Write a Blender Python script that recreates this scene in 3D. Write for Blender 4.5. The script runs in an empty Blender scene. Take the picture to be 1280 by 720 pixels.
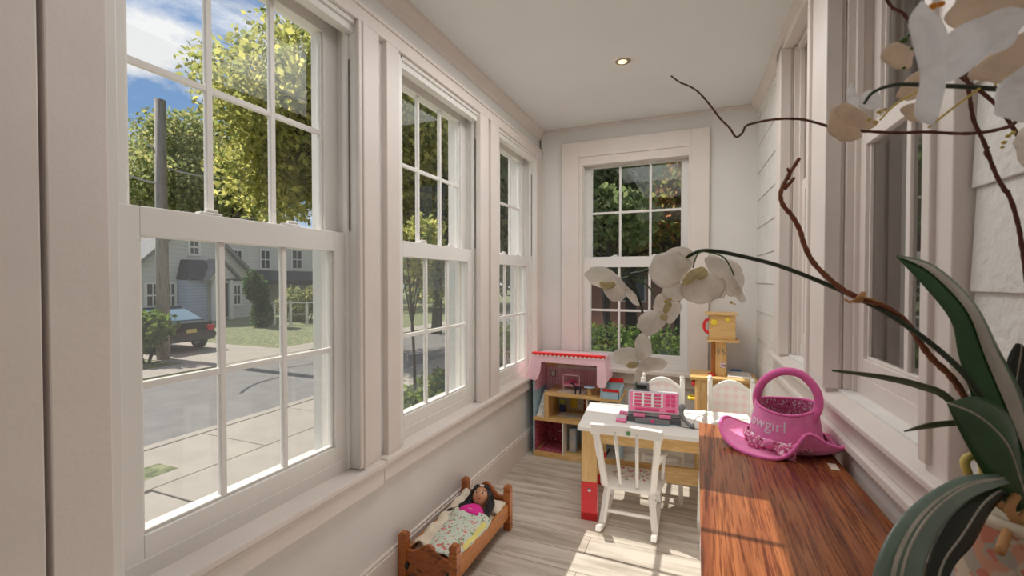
import bpy, math, random
import numpy as np
from mathutils import Vector, Matrix
random.seed(7); rng = np.random.default_rng(7)
S = bpy.context.scene
COL = S.collection
S.view_settings.view_transform = 'Standard'
S.view_settings.look = 'None'; S.view_settings.exposure = -.08

# ------------------------------------------------------------------ camera
F = 569.0; TH = math.atan(235/F); PT = -math.radians(1.0); H = 1.25
def ray(u, v):
    a = (u-640)/F; b = (360-v)/F
    fy = math.cos(PT)-b*math.sin(PT); fz = math.sin(PT)+b*math.cos(PT)
    return Vector((a*math.cos(TH)-fy*math.sin(TH), a*math.sin(TH)+fy*math.cos(TH), fz))
def at(u, v, d):
    return Vector((0, 0, H)) + ray(u, v)*d
def onplane(u, v, ax, val):
    d = ray(u, v); t = (val-(0, 0, H)[ax])/d[ax]
    return Vector((0, 0, H)) + d*t
cam = bpy.data.cameras.new('camera'); cam.sensor_width = 36; cam.lens = 36*F/1280; cam.clip_start = 0.02; cam.clip_end = 300
cam.dof.use_dof = True; cam.dof.focus_distance = 1.6; cam.dof.aperture_fstop = 10
camo = bpy.data.objects.new('camera', cam); COL.objects.link(camo)
camo.location = (0, 0, H); camo.rotation_euler = (math.pi/2+PT, 0, TH)
S.camera = camo

# ------------------------------------------------------------------ materials
def C(r, g, b):
    f = lambda c: (c/255/12.92 if c/255 <= .04045 else ((c/255+.055)/1.055)**2.4)
    return (f(r), f(g), f(b), 1)
def nodes(name):
    m = bpy.data.materials.new(name); m.use_nodes = True
    nt = m.node_tree; return m, nt, nt.nodes['Principled BSDF'], nt.nodes['Material Output']
def N(nt, t, **k):
    n = nt.nodes.new(t)
    for a, b in k.items():
        if a in n.inputs: n.inputs[a].default_value = b
        else: setattr(n, a, b)
    return n
def ramp(nt, stops):
    r = nt.nodes.new('ShaderNodeValToRGB'); e = r.color_ramp.elements
    while len(e) < len(stops): e.new(.5)
    for i, (p, c) in enumerate(stops): e[i].position = p; e[i].color = c
    return r
def coords(nt, scale=(1, 1, 1), rot=(0, 0, 0), kind='Object'):
    tc = N(nt, 'ShaderNodeTexCoord'); mp = N(nt, 'ShaderNodeMapping')
    mp.inputs['Scale'].default_value = scale; mp.inputs['Rotation'].default_value = rot
    nt.links.new(tc.outputs[kind], mp.inputs[0]); return mp
def mul(c, k): return (c[0]*k, c[1]*k, c[2]*k, 1)
def pm(name, col, rough=.5, var=.06, scale=12, bump=0, metal=0, bscale=None, spec=.5, sheen=0):
    m, nt, b, o = nodes(name)
    mp = coords(nt); nz = N(nt, 'ShaderNodeTexNoise', Scale=scale, Detail=4)
    nt.links.new(mp.outputs[0], nz.inputs['Vector'])
    r = ramp(nt, [(.3, mul(col, 1-var)), (.7, mul(col, 1+var))])
    nt.links.new(nz.outputs['Fac'], r.inputs[0]); nt.links.new(r.outputs[0], b.inputs['Base Color'])
    b.inputs['Roughness'].default_value = rough; b.inputs['Metallic'].default_value = metal
    b.inputs['Specular IOR Level'].default_value = spec
    if sheen: b.inputs['Sheen Weight'].default_value = sheen
    if bump:
        n2 = N(nt, 'ShaderNodeTexNoise', Scale=bscale or scale*6, Detail=6)
        nt.links.new(mp.outputs[0], n2.inputs['Vector'])
        bp = N(nt, 'ShaderNodeBump', Strength=bump, Distance=.01)
        nt.links.new(n2.outputs['Fac'], bp.inputs['Height']); nt.links.new(bp.outputs[0], b.inputs['Normal'])
    return m
def wood(name, c1, c2, c3=None, scale=(3, 30, 30), rough=.4, detail=6, bands=True, coat=0):
    m, nt, b, o = nodes(name)
    mp = coords(nt, scale); nz = N(nt, 'ShaderNodeTexNoise', Scale=1.0, Detail=detail, Distortion=.8)
    nt.links.new(mp.outputs[0], nz.inputs['Vector'])
    st = [(.3, c1), (.5, c2), (.72, c3 or c1)]
    r = ramp(nt, st); nt.links.new(nz.outputs['Fac'], r.inputs[0])
    nt.links.new(r.outputs[0], b.inputs['Base Color']); b.inputs['Roughness'].default_value = rough
    if coat: b.inputs['Coat Weight'].default_value = coat; b.inputs['Coat Roughness'].default_value = .25
    return m
def pattern(name, base, dots, scale, thr=.55, rough=.9, kind='vor'):
    """fabric / paper with small coloured motifs"""
    m, nt, b, o = nodes(name)
    mp = coords(nt); cur = None
    prev = N(nt, 'ShaderNodeRGB'); prev.outputs[0].default_value = base; prev = prev.outputs[0]
    for i, (c, sc, t) in enumerate(dots):
        v = N(nt, 'ShaderNodeTexNoise', Scale=sc*scale, Detail=1.5)
        mp2 = N(nt, 'ShaderNodeMapping'); mp2.inputs['Location'].default_value = (i*3.7, i*1.3, i*2.1)
        nt.links.new(mp.outputs[0], mp2.inputs[0]); nt.links.new(mp2.outputs[0], v.inputs['Vector'])
        r = ramp(nt, [(t, (0, 0, 0, 1)), (t+.03, (1, 1, 1, 1))]); nt.links.new(v.outputs['Fac'], r.inputs[0])
        mx = N(nt, 'ShaderNodeMix', data_type='RGBA'); nt.links.new(r.outputs[0], mx.inputs[0])
        nt.links.new(prev, mx.inputs[6]); mx.inputs[7].default_value = c; prev = mx.outputs[2]
    nt.links.new(prev, b.inputs['Base Color']); b.inputs['Roughness'].default_value = rough
    return m
def wave(name, c1, c2, scale, axis='Z', rough=.7, rot=(0, 0, 0), bump=0, sharp=(.45, .55)):
    m, nt, b, o = nodes(name)
    mp = coords(nt, rot=rot); w = N(nt, 'ShaderNodeTexWave', Scale=scale); w.bands_direction = axis; w.wave_profile = 'SIN'
    nt.links.new(mp.outputs[0], w.inputs['Vector'])
    r = ramp(nt, [(sharp[0], c1), (sharp[1], c2)]); nt.links.new(w.outputs['Fac'], r.inputs[0])
    nt.links.new(r.outputs[0], b.inputs['Base Color']); b.inputs['Roughness'].default_value = rough
    return m
def leafmat(name, cols, trans=.55, rough=.6):
    m, nt, b, o = nodes(name)
    g = N(nt, 'ShaderNodeNewGeometry'); r = ramp(nt, [(i/(len(cols)-1), c) for i, c in enumerate(cols)])
    nt.links.new(g.outputs['Random Per Island'], r.inputs[0]); nt.links.new(r.outputs[0], b.inputs['Base Color'])
    b.inputs['Roughness'].default_value = rough; b.inputs['Specular IOR Level'].default_value = .25
    t = N(nt, 'ShaderNodeBsdfTranslucent'); hs = N(nt, 'ShaderNodeHueSaturation', Saturation=.95, Value=1.6)
    nt.links.new(r.outputs[0], hs.inputs['Color']); nt.links.new(hs.outputs[0], t.inputs[0])
    mx = N(nt, 'ShaderNodeMixShader', Fac=trans); nt.links.new(b.outputs[0], mx.inputs[1]); nt.links.new(t.outputs[0], mx.inputs[2])
    nt.links.new(mx.outputs[0], o.inputs[0]); return m
def petalmat(name, col, trans=.35):
    m, nt, b, o = nodes(name)
    mp = coords(nt); nz = N(nt, 'ShaderNodeTexNoise', Scale=55, Detail=4, Distortion=1.5); nt.links.new(mp.outputs[0], nz.inputs['Vector'])
    r = ramp(nt, [(.3, mul(col, .84)), (.62, mul(col, 1.03))]); nt.links.new(nz.outputs['Fac'], r.inputs[0])
    nt.links.new(r.outputs[0], b.inputs['Base Color']); b.inputs['Roughness'].default_value = .7
    bp = N(nt, 'ShaderNodeBump', Strength=.5, Distance=.003); nt.links.new(nz.outputs['Fac'], bp.inputs['Height']); nt.links.new(bp.outputs[0], b.inputs['Normal'])
    t = N(nt, 'ShaderNodeBsdfTranslucent', Color=mul(col, 1.0))
    mx = N(nt, 'ShaderNodeMixShader', Fac=trans); nt.links.new(b.outputs[0], mx.inputs[1]); nt.links.new(t.outputs[0], mx.inputs[2])
    nt.links.new(mx.outputs[0], o.inputs[0]); return m
def glassmat(name, tint=(1, 1, 1, 1), refl=1.0, haze=0, hazecol=(.7, .7, .7, 1)):
    m, nt, b, o = nodes(name); nt.nodes.remove(b)
    t = N(nt, 'ShaderNodeBsdfTransparent', Color=tint); g = N(nt, 'ShaderNodeBsdfGlossy', Roughness=.0, Color=(1, 1, 1, 1))
    fr = N(nt, 'ShaderNodeFresnel', IOR=1.5); mm = N(nt, 'ShaderNodeMath', operation='MULTIPLY'); mm.inputs[1].default_value = refl
    nt.links.new(fr.outputs[0], mm.inputs[0])
    mx = N(nt, 'ShaderNodeMixShader'); nt.links.new(mm.outputs[0], mx.inputs[0]); nt.links.new(t.outputs[0], mx.inputs[1]); nt.links.new(g.outputs[0], mx.inputs[2])
    last = mx
    if haze:
        d = N(nt, 'ShaderNodeBsdfTranslucent', Color=hazecol); m2 = N(nt, 'ShaderNodeMixShader', Fac=haze)
        nt.links.new(mx.outputs[0], m2.inputs[1]); nt.links.new(d.outputs[0], m2.inputs[2]); last = m2
    nt.links.new(last.outputs[0], o.inputs[0]); return m

M = {}
M['paint'] = pm('white_trim_paint', C(222, 212, 204), .45, .03, 6, .08, bscale=60)
M['wallp'] = pm('white_wall_paint', C(222, 218, 213), .6, .03, 4, .05, bscale=80)
M['ceil'] = pm('ceiling_paint', C(226, 225, 222), .7, .02, 3, .04, bscale=60)
M['vinyl'] = pm('white_vinyl', C(228, 224, 218), .35, .02, 5)
M['siding'] = pm('painted_shake', C(226, 223, 217), .6, .05, 9, .5, bscale=55)
M['gap'] = pm('dark_gap', C(95, 88, 80), .8)
M['track'] = pm('groove_shade', C(120, 116, 110), .6)  # grey stands for the shade inside the jamb groove
M['glass'] = glassmat('window_glass', (.97, .98, .97, 1), .65)
M['glass_screen'] = glassmat('insect_screen', (.80, .805, .80, 1), 0.0, .038, (.8, .79, .77, 1))
M['oldglass'] = glassmat('old_window_glass', (.85, .87, .85, 1), 1.6)
M['pine'] = wood('pine', C(226, 190, 130), C(214, 172, 108), C(232, 200, 146), (30, 30, 5), .5)
M['pine_h'] = wood('pine_horizontal', C(226, 190, 130), C(210, 168, 104), C(232, 200, 146), (5, 30, 30), .5)
M['oak'] = wood('stained_oak', C(140, 76, 34), C(186, 110, 54), C(110, 56, 24), (9, 9, 90), .35)
M['oak_h'] = wood('stained_oak_horizontal', C(92, 44, 22), C(172, 98, 48), C(126, 64, 30), (14, 60, 60), .35)
M['oak_y'] = wood('stained_oak_rail', C(150, 88, 40), C(198, 128, 66), C(164, 98, 46), (60, 9, 60), .35)
M['white'] = pm('white_lacquer', C(238, 234, 226), .4, .02, 8)
M['red'] = pm('red_paint', C(214, 38, 38), .4, .05)
M['pink'] = pm('pink_plastic', C(238, 130, 170), .4, .03)
M['hotpink'] = pm('hot_pink_plastic', C(222, 60, 120), .4, .03)
M['grey'] = pm('grey_plastic', C(128, 128, 130), .4, .03)
M['dgrey'] = pm('dark_grey_plastic', C(82, 84, 88), .4, .03)
M['lgrey'] = pm('light_grey_plastic', C(200, 198, 200), .4, .02)
M['black'] = pm('black_plastic', C(24, 23, 24), .4, .03)
M['yellow'] = pm('yellow_paint', C(236, 205, 60), .4, .03)
M['blue'] = pm('blue_plastic', C(60, 120, 170), .4, .03)
M['steel'] = pm('steel', C(190, 190, 190), .3, .02, metal=1)
M['felt'] = pm('pink_felt', C(250, 138, 196), .95, .08, 40, .25, bscale=300, sheen=.4)
M['felt_d'] = pm('pink_felt_edge', C(242, 112, 180), .95, .08, 40, .25, bscale=300, sheen=.4)
M['bandana'] = pattern('pink_bandana', C(226, 112, 160), [(C(250, 225, 235), 1, .55), (C(170, 50, 100), 1.3, .62)], 130)
M['silver'] = pm('silver_glitter', C(240, 225, 235), .5, .15, 300)
M['house_pink'] = pm('pink_board', C(250, 208, 216), .5, .03)
M['wallpaper'] = wave('pink_striped_wallpaper', C(248, 204, 214), C(240, 180, 200), 14, 'X')
M['roomred'] = pattern('red_room_paper', C(196, 84, 100), [(C(120, 60, 100), 1, .55), (C(232, 190, 200), 1, .64)], 70)
M['kitchenpaper'] = pattern('kitchen_print', C(222, 218, 205), [(C(190, 205, 210), .5, .6), (C(200, 190, 170), 1, .6)], 30)
M['brickpaper'] = pattern('brick_print', C(170, 90, 60), [(C(215, 180, 150), 1, .55)], 60)
M['ltblue'] = pm('light_blue_board', C(176, 208, 224), .5, .03)
M['quilt'] = pattern('floral_quilt', C(206, 214, 200), [(C(140, 160, 120), 1.2, .60), (C(214, 120, 110), .9, .62), (C(176, 70, 70), 1.6, .66)], 55)
M['sheet'] = pm('cream_sheet', C(226, 212, 192), .95, .05, 20, .3, bscale=40)
M['skin'] = pm('doll_vinyl', C(196, 142, 104), .5, .03)
M['lip'] = pm('doll_lips', C(170, 80, 76), .5)
M['hair'] = pm('black_hair', C(16, 14, 16), .45, .3, 60)
M['shirt'] = pm('pink_doll_top', C(224, 40, 150), .8, .06)
M['petal'] = petalmat('orchid_petal', C(250, 245, 238), .45)
M['petal_w'] = petalmat('orchid_petal_white', C(250, 249, 250), .45)
M['petal_t'] = petalmat('orchid_petal_tan', C(232, 216, 198), .45)
M['lipy'] = pm('orchid_lip', C(214, 190, 104), .6, .15, 60)
M['lipo'] = pm('orchid_lip_orange', C(226, 150, 40), .6, .15, 60)
M['lipc'] = petalmat('orchid_lip_cream', C(238, 224, 178), .3)
M['stem'] = pm('orchid_stem', C(78, 100, 40), .5, .15, 40)
M['stem_d'] = pm('orchid_stem_dark', C(38, 50, 30), .5, .15, 40)
M['twig'] = pm('willow_bark', C(128, 70, 40), .6, .25, 60, .3)
M['twig_d'] = pm('willow_bark_dark', C(92, 46, 30), .6, .25, 60, .3)
M['raffia'] = pm('raffia', C(190, 140, 90), .8)
M['leaf'] = pm('orchid_leaf', C(44, 82, 44), .35, .25, 14)
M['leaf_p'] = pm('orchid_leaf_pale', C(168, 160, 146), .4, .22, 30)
M['leaf_b'] = pm('orchid_leaf_blue', C(108, 126, 114), .33, .22, 16)
M['leaf_o'] = pm('orchid_leaf_olive', C(92, 98, 72), .4, .25, 20)
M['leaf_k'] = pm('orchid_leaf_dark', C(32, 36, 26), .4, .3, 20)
M['moss'] = pattern('bark_chips', C(120, 84, 52), [(C(60, 40, 26), 1, .5), (C(190, 150, 100), 1.4, .6)], 40)
M['pot'] = pattern('weathered_pot', C(198, 184, 162), [(C(204, 148, 122), .8, .52), (C(168, 160, 146), 1.0, .56), (C(196, 120, 98), 2.0, .60)], 30, rough=.6)
M['potrim'] = pm('pot_rim', C(214, 200, 176), .5)
M['curtain'] = wave('pale_curtain', C(176, 166, 160), C(206, 198, 192), 9, 'Y', .9)
M['asphalt'] = pm('asphalt', C(124, 120, 117), .9, .12, 3, .2)
M['concrete'] = pm('concrete', C(168, 158, 145), .9, .08, 2, .2)
M['grass'] = pattern('lawn', C(112, 118, 78), [(C(142, 142, 98), 1, .5), (C(84, 94, 58), 2, .55)], 6)
M['sid1'] = wave('grey_clapboard', C(206, 203, 198), C(226, 222, 215), 2.6, 'Z', .8)
M['sid2'] = wave('cream_clapboard', C(214, 208, 196), C(230, 225, 213), 2.6, 'Z', .8)
M['bluepan'] = wave('blue_grey_clapboard', C(168, 176, 196), C(188, 196, 214), 3.2, 'Z', .8)
M['shingle'] = pm('roof_shingle', C(146, 142, 140), .9, .2, 8)
M['shingle_d'] = pm('roof_shingle_dark', C(66, 66, 74), .9, .2, 8)
M['brick'] = pm('brick', C(186, 136, 120), .9, .15, 10)
M['winglass'] = pm('far_window_glass', C(60, 66, 74), .15, .1)
M['pole'] = wood('pole_wood', C(132, 124, 116), C(160, 150, 140), C(112, 104, 98), (20, 20, 2), .9)
M['bark'] = pm('tree_bark', C(60, 50, 42), .9, .2, 8, .5)
M['car'] = pm('car_paint', C(46, 48, 54), .2, .03, spec=.7)
M['carglass'] = pm('car_glass', C(120, 150, 170), .08, .03)
M['taillight'] = pm('tail_light', C(200, 30, 36), .25)
M['rubber'] = pm('rubber', C(24, 24, 24), .8)
M['plate'] = pm('plate', C(226, 200, 120), .5)
M['lf_maple'] = leafmat('maple_leaves', [C(122, 130, 66), C(152, 152, 80), C(186, 178, 98), C(100, 112, 58)])
M['lf_green'] = leafmat('green_leaves', [C(94, 112, 66), C(118, 134, 82), C(142, 150, 98), C(80, 96, 60)])
M['lf_pale'] = leafmat('olive_leaves', [C(136, 144, 84), C(112, 124, 74), C(168, 160, 100), C(92, 106, 66)])
M['lf_red'] = leafmat('autumn_leaves', [C(112, 132, 62), C(150, 134, 66), C(160, 92, 62), C(126, 146, 68), C(150, 116, 70)])
M['lf_hedge'] = leafmat('hedge_leaves', [C(76, 98, 42), C(118, 140, 60), C(56, 76, 34), C(146, 160, 80)])
M['lf_cyp'] = leafmat('cypress_needles', [C(66, 92, 46), C(90, 116, 62), C(50, 74, 40)])
M['wire'] = pm('cable', C(170, 170, 172), .6)

# plank floor
m, nt, b, o = nodes('pale_plank_floor'); M['floor'] = m
mp = coords(nt, (1, 1, 1)); br = N(nt, 'ShaderNodeTexBrick', Scale=1.0)
br.offset = .37; br.inputs['Brick Width'].default_value = 1.3; br.inputs['Row Height'].default_value = .145
br.inputs['Mortar Size'].default_value = .0016; br.inputs['Color1'].default_value = C(216, 208, 197); br.inputs['Color2'].default_value = C(202, 193, 181); br.inputs['Mortar'].default_value = C(120, 110, 98)
nt.links.new(mp.outputs[0], br.inputs['Vector'])
mp2 = coords(nt, (2.2, 26, 1)); nz = N(nt, 'ShaderNodeTexNoise', Scale=1.0, Detail=7, Distortion=.6); nt.links.new(mp2.outputs[0], nz.inputs['Vector'])
r = ramp(nt, [(.32, C(186, 178, 166)), (.6, C(255, 253, 250))]); nt.links.new(nz.outputs['Fac'], r.inputs[0])
mx = N(nt, 'ShaderNodeMix', data_type='RGBA', blend_type='MULTIPLY'); mx.inputs[0].default_value = .75
nt.links.new(br.outputs['Color'], mx.inputs[6]); nt.links.new(r.outputs[0], mx.inputs[7]); nt.links.new(mx.outputs[2], b.inputs['Base Color'])
b.inputs['Roughness'].default_value = .42
# rosewood desk top
m, nt, b, o = nodes('rosewood'); M['rosewood'] = m
mp = coords(nt, (13, .9, 8)); nz = N(nt, 'ShaderNodeTexNoise', Scale=1.0, Detail=9, Distortion=1.1); nt.links.new(mp.outputs[0], nz.inputs['Vector'])
r = ramp(nt, [(.30, C(62, 30, 20)), (.40, C(122, 66, 40)), (.56, C(160, 98, 58)), (.7, C(128, 68, 42))]); nt.links.new(nz.outputs['Fac'], r.inputs[0])
mp2 = coords(nt, (240, 7, 40)); n2 = N(nt, 'ShaderNodeTexNoise', Scale=1.0, Detail=5, Distortion=.5); nt.links.new(mp2.outputs[0], n2.inputs['Vector'])
r2 = ramp(nt, [(.34, C(150, 122, 110)), (.54, C(255, 255, 255))]); nt.links.new(n2.outputs['Fac'], r2.inputs[0])
mx = N(nt, 'ShaderNodeMix', data_type='RGBA', blend_type='MULTIPLY'); mx.inputs[0].default_value = .9
nt.links.new(r.outputs[0], mx.inputs[6]); nt.links.new(r2.outputs[0], mx.inputs[7]); nt.links.new(mx.outputs[2], b.inputs['Base Color'])
b.inputs['Roughness'].default_value = .2
# gingham chair back
m, nt, b, o = nodes('pink_gingham'); M['gingham'] = m
mp = coords(nt)
w1 = N(nt, 'ShaderNodeTexWave', Scale=6.5); w1.bands_direction = 'X'; w2 = N(nt, 'ShaderNodeTexWave', Scale=6.5); w2.bands_direction = 'Z'
for w in (w1, w2): nt.links.new(mp.outputs[0], w.inputs['Vector'])
ad = N(nt, 'ShaderNodeMath', operation='ADD'); nt.links.new(w1.outputs['Fac'], ad.inputs[0]); nt.links.new(w2.outputs['Fac'], ad.inputs[1])
r = ramp(nt, [(.35, C(240, 234, 229)), (.8, C(240, 214, 210))]); mm = N(nt, 'ShaderNodeMath', operation='MULTIPLY'); mm.inputs[1].default_value = .5
nt.links.new(ad.outputs[0], mm.inputs[0]); nt.links.new(mm.outputs[0], r.inputs[0]); nt.links.new(r.outputs[0], b.inputs['Base Color']); b.inputs['Roughness'].default_value = .7
# emissive bulb
m, nt, b, o = nodes('warm_lamp'); M['lamp'] = m
b.inputs['Base Color'].default_value = C(255, 220, 170); b.inputs['Emission Color'].default_value = C(255, 214, 160); b.inputs['Emission Strength'].default_value = 2.2

# ------------------------------------------------------------------ mesh builder
class MB:
    def __init__(s): s.v = []; s.f = []
    def add(s, vs, fs):
        n = len(s.v); s.v += [Vector(p) for p in vs]; s.f += [tuple(i+n for i in f) for f in fs]; return s
    def hexa(s, p):   # 8 pts: bottom 4 ccw, top 4 ccw
        return s.add(p, [(3, 2, 1, 0), (4, 5, 6, 7), (0, 1, 5, 4), (1, 2, 6, 5), (2, 3, 7, 6), (3, 0, 4, 7)])
    def box(s, x0, x1, y0, y1, z0, z1, T=None):
        p = [Vector(q) for q in ((x0, y0, z0), (x1, y0, z0), (x1, y1, z0), (x0, y1, z0), (x0, y0, z1), (x1, y0, z1), (x1, y1, z1), (x0, y1, z1))]
        if T: p = [T(q) if callable(T) else T @ q for q in p]
        return s.hexa(p)
    def bar(s, a, b, w, h=None, up=(0, 0, 1), w2=None, h2=None):
        a = Vector(a); b = Vector(b); d = (b-a).normalized(); up = Vector(up)
        if abs(d.dot(up)) > .98: up = Vector((0, 1, 0))
        x = d.cross(up).normalized(); y = x.cross(d); h = h or w; w2 = w2 or w; h2 = h2 or h
        q = lambda c, W, Hh: [c-x*W/2-y*Hh/2, c+x*W/2-y*Hh/2, c+x*W/2+y*Hh/2, c-x*W/2+y*Hh/2]
        return s.hexa(q(a, w, h)+q(b, w2, h2))
    def tube(s, pts, rad, n=8, cap=True):
        pts = [Vector(p) for p in pts]; k = len(pts)
        if not isinstance(rad, (list, tuple)): rad = [rad]*k
        x = None; vs = []; fs = []
        for i in range(k):
            d = (pts[min(i+1, k-1)]-pts[max(i-1, 0)]).normalized()
            if x is None:
                r = Vector((0, 0, 1)) if abs(d.z) < .9 else Vector((1, 0, 0)); x = d.cross(r).normalized()
            else: x = (x-d*x.dot(d)).normalized()
            y = d.cross(x)
            for j in range(n):
                a = 2*math.pi*j/n; vs.append(pts[i]+(x*math.cos(a)+y*math.sin(a))*rad[i])
        for i in range(k-1):
            for j in range(n): fs.append((i*n+j, i*n+(j+1) % n, (i+1)*n+(j+1) % n, (i+1)*n+j))
        if cap: fs.append(tuple(range(n))[::-1]); fs.append(tuple((k-1)*n+j for j in range(n)))
        return s.add(vs, fs)
    def lathe(s, prof, n=24, c=(0, 0, 0), sx=1, sy=1):
        c = Vector(c); vs = []; fs = []
        for r_, z in prof:
            for j in range(n):
                a = 2*math.pi*j/n; vs.append(c+Vector((r_*sx*math.cos(a), r_*sy*math.sin(a), z)))
        for i in range(len(prof)-1):
            for j in range(n): fs.append((i*n+j, i*n+(j+1) % n, (i+1)*n+(j+1) % n, (i+1)*n+j))
        fs.append(tuple(range(n))[::-1]); fs.append(tuple((len(prof)-1)*n+j for j in range(n)))
        return s.add(vs, fs)
    def prism(s, poly, axis, a, b):
        def P3(p, t): return {0: (t, p[0], p[1]), 1: (p[0], t, p[1]), 2: (p[0], p[1], t)}[axis]
        n = len(poly)
        return s.add([P3(p, a) for p in poly]+[P3(p, b) for p in poly],
                     [tuple(range(n))[::-1], tuple(range(n, 2*n))]+[(i, (i+1) % n, (i+1) % n+n, i+n) for i in range(n)])
    def grid(s, fn, nu, nv, closed_u=False):
        vs = [fn(i/(nu-1) if not closed_u else i/nu, j/(nv-1)) for j in range(nv) for i in range(nu)]
        fs = []
        for j in range(nv-1):
            for i in range(nu if closed_u else nu-1): fs.append((j*nu+i, j*nu+(i+1) % nu, (j+1)*nu+(i+1) % nu, (j+1)*nu+i))
        return s.add(vs, fs)
    def ell(s, c, r, n=16, m=10, R=None):
        c = Vector(c); vs = []; fs = []
        for i in range(m+1):
            th = math.pi*i/m
            for j in range(n):
                a = 2*math.pi*j/n; q = Vector((r[0]*math.sin(th)*math.cos(a), r[1]*math.sin(th)*math.sin(a), r[2]*math.cos(th)))
                vs.append(c+(R @ q if R else q))
        for i in range(m):
            for j in range(n): fs.append((i*n+j, (i+1)*n+j, (i+1)*n+(j+1) % n, i*n+(j+1) % n))
        return s.add(vs, fs)
    def build(s, name, mat, parent=None, local=False, bevel=0, smooth=False, solid=0, subsurf=0):
        me = bpy.data.meshes.new(name)
        vs = s.v
        if parent is not None and not local:
            inv = WM[parent.name].inverted(); vs = [inv @ p for p in vs]
        me.from_pydata([tuple(p) for p in vs], [], s.f); me.validate(); me.update()
        me.materials.append(mat)
        o = bpy.data.objects.new(name, me); COL.objects.link(o)
        if parent is not None: o.parent = parent; WM[o.name] = WM[parent.name].copy()
        else: WM[o.name] = Matrix.Identity(4)
        if smooth:
            for p in me.polygons: p.use_smooth = True
        if solid:
            md = o.modifiers.new('solid', 'SOLIDIFY'); md.thickness = solid; md.offset = 0
        if bevel:
            md = o.modifiers.new('bevel', 'BEVEL'); md.width = bevel; md.segments = 2; md.limit_method = 'ANGLE'; md.angle_limit = math.radians(50)
        if subsurf:
            md = o.modifiers.new('sub', 'SUBSURF'); md.levels = md.render_levels = subsurf
        return o
WM = {}
def tag(o, label=None, cat=None, group=None, kind=None):
    for k, v in (('label', label), ('category', cat), ('group', group), ('kind', kind)):
        if v: o[k] = v
    return o
def empty(name, loc=(0, 0, 0), rz=0, label=None, cat=None, group=None, kind=None):
    o = bpy.data.objects.new(name, None); COL.objects.link(o); o.empty_display_size = .05
    o.location = loc; o.rotation_euler = (0, 0, rz)
    WM[o.name] = Matrix.Translation(Vector(loc)) @ Matrix.Rotation(rz, 4, 'Z')
    return tag(o, label, cat, group, kind)
def struct(name, mb, mat, parent=None, **k):
    o = mb.build(name, mat, parent, **k)
    if parent is None: o['kind'] = 'structure'
    return o
def cr(pts, n=8, closed=False):
    """Catmull-Rom through points"""
    pts = [Vector(p) for p in pts]; out = []; k = len(pts)
    rngi = range(k) if closed else range(k-1)
    for i in rngi:
        if closed: p0, p1, p2, p3 = pts[(i-1) % k], pts[i], pts[(i+1) % k], pts[(i+2) % k]
        else: p0, p1, p2, p3 = pts[max(i-1, 0)], pts[i], pts[i+1], pts[min(i+2, k-1)]
        for j in range(n):
            t = j/n; out.append(.5*((2*p1)+(p2-p0)*t+(2*p0-5*p1+4*p2-p3)*t*t+(3*p1-p0-3*p2+p3)*t**3))
    if not closed: out.append(pts[-1])
    return out

# ------------------------------------------------------------------ room frame
RA = math.radians(2.2); RO = Vector((.352, 3.38, 0)); RT = Vector((math.sin(RA), -math.cos(RA), 0)); RN = Vector((math.cos(RA), math.sin(RA), 0))
def FL(q): return Vector((-1.14-q[1], q[0], q[2]))      # left wall: (along Y, outward, z)
def FB(q): return Vector((q[0], 3.37+q[1], q[2]))       # end wall
def FR(q): return RO+RT*q[0]+RN*q[1]+Vector((0, 0, q[2]))
ZC = 2.40; YB = 3.38; GZ = -1.1

struct('floor', MB().box(-1.3, .75, -1.3, 3.5, -.08, 0), M['floor'])
struct('ceiling', MB().box(-1.42, 1.0, -1.4, 3.6, ZC, ZC+.12), M['ceil'])
WY = [(.56, 1.34, .949), (1.56, 2.345, 1.955), (2.57, 3.29, 2.905)]      # opening start, end, glass centre
wl = MB().box(-1.37, -1.158, -1.4, 3.6, -.08, .530).box(-1.37, -1.165, -1.4, 3.6, 2.19, ZC)
for a, b_ in ((-1.4, .56), (1.34, 1.56), (2.345, 2.57), (3.29, 3.6)): wl.box(-1.37, -1.165, a, b_, .535, 2.19)
struct('wall_left', wl, M['wallp'])
wb = MB()
for x0, x1, z0, z1 in ((-1.15, -.835, 0, ZC), (-.055, .5, 0, ZC), (-.835, -.055, 0, .62), (-.835, -.055, 2.135, ZC)): wb.box(x0, x1, YB, YB+.2, z0, z1)
struct('wall_end', wb, M['wallp'])
struct('wall_behind', MB().box(-1.4, 1.0, -1.4, -1.28, 0, ZC), M['wallp'])

def trim(n, mb, mat=None, bevel=.003): return struct('trim_%d' % n, mb, mat or M['paint'], bevel=bevel)
tn = 1
for a, b_ in ((.30, .452), (.461, .56), (1.335, 1.43), (1.475, 1.556), (2.3, 2.406), (2.44, 2.562), (3.255, 3.375)):
    trim(tn, MB().box(-1.17, -1.14, a, b_, .55, 2.2)); tn += 1
trim(tn, MB().box(-1.17, -1.14, -1.2, .29, .55, 2.19)); tn += 1
trim(tn, MB().box(-1.148, -1.132, 1.308, 1.336, .56, 2.185).box(-1.14, -1.126, 1.324, 1.336, .56, 2.185), bevel=.004); tn += 1
trim(tn, MB().box(-1.17, -1.138, -1.2, 3.375, 2.185, 2.238).box(-1.17, -1.13, -1.2, 3.375, 2.235, 2.25)); tn += 1
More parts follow.
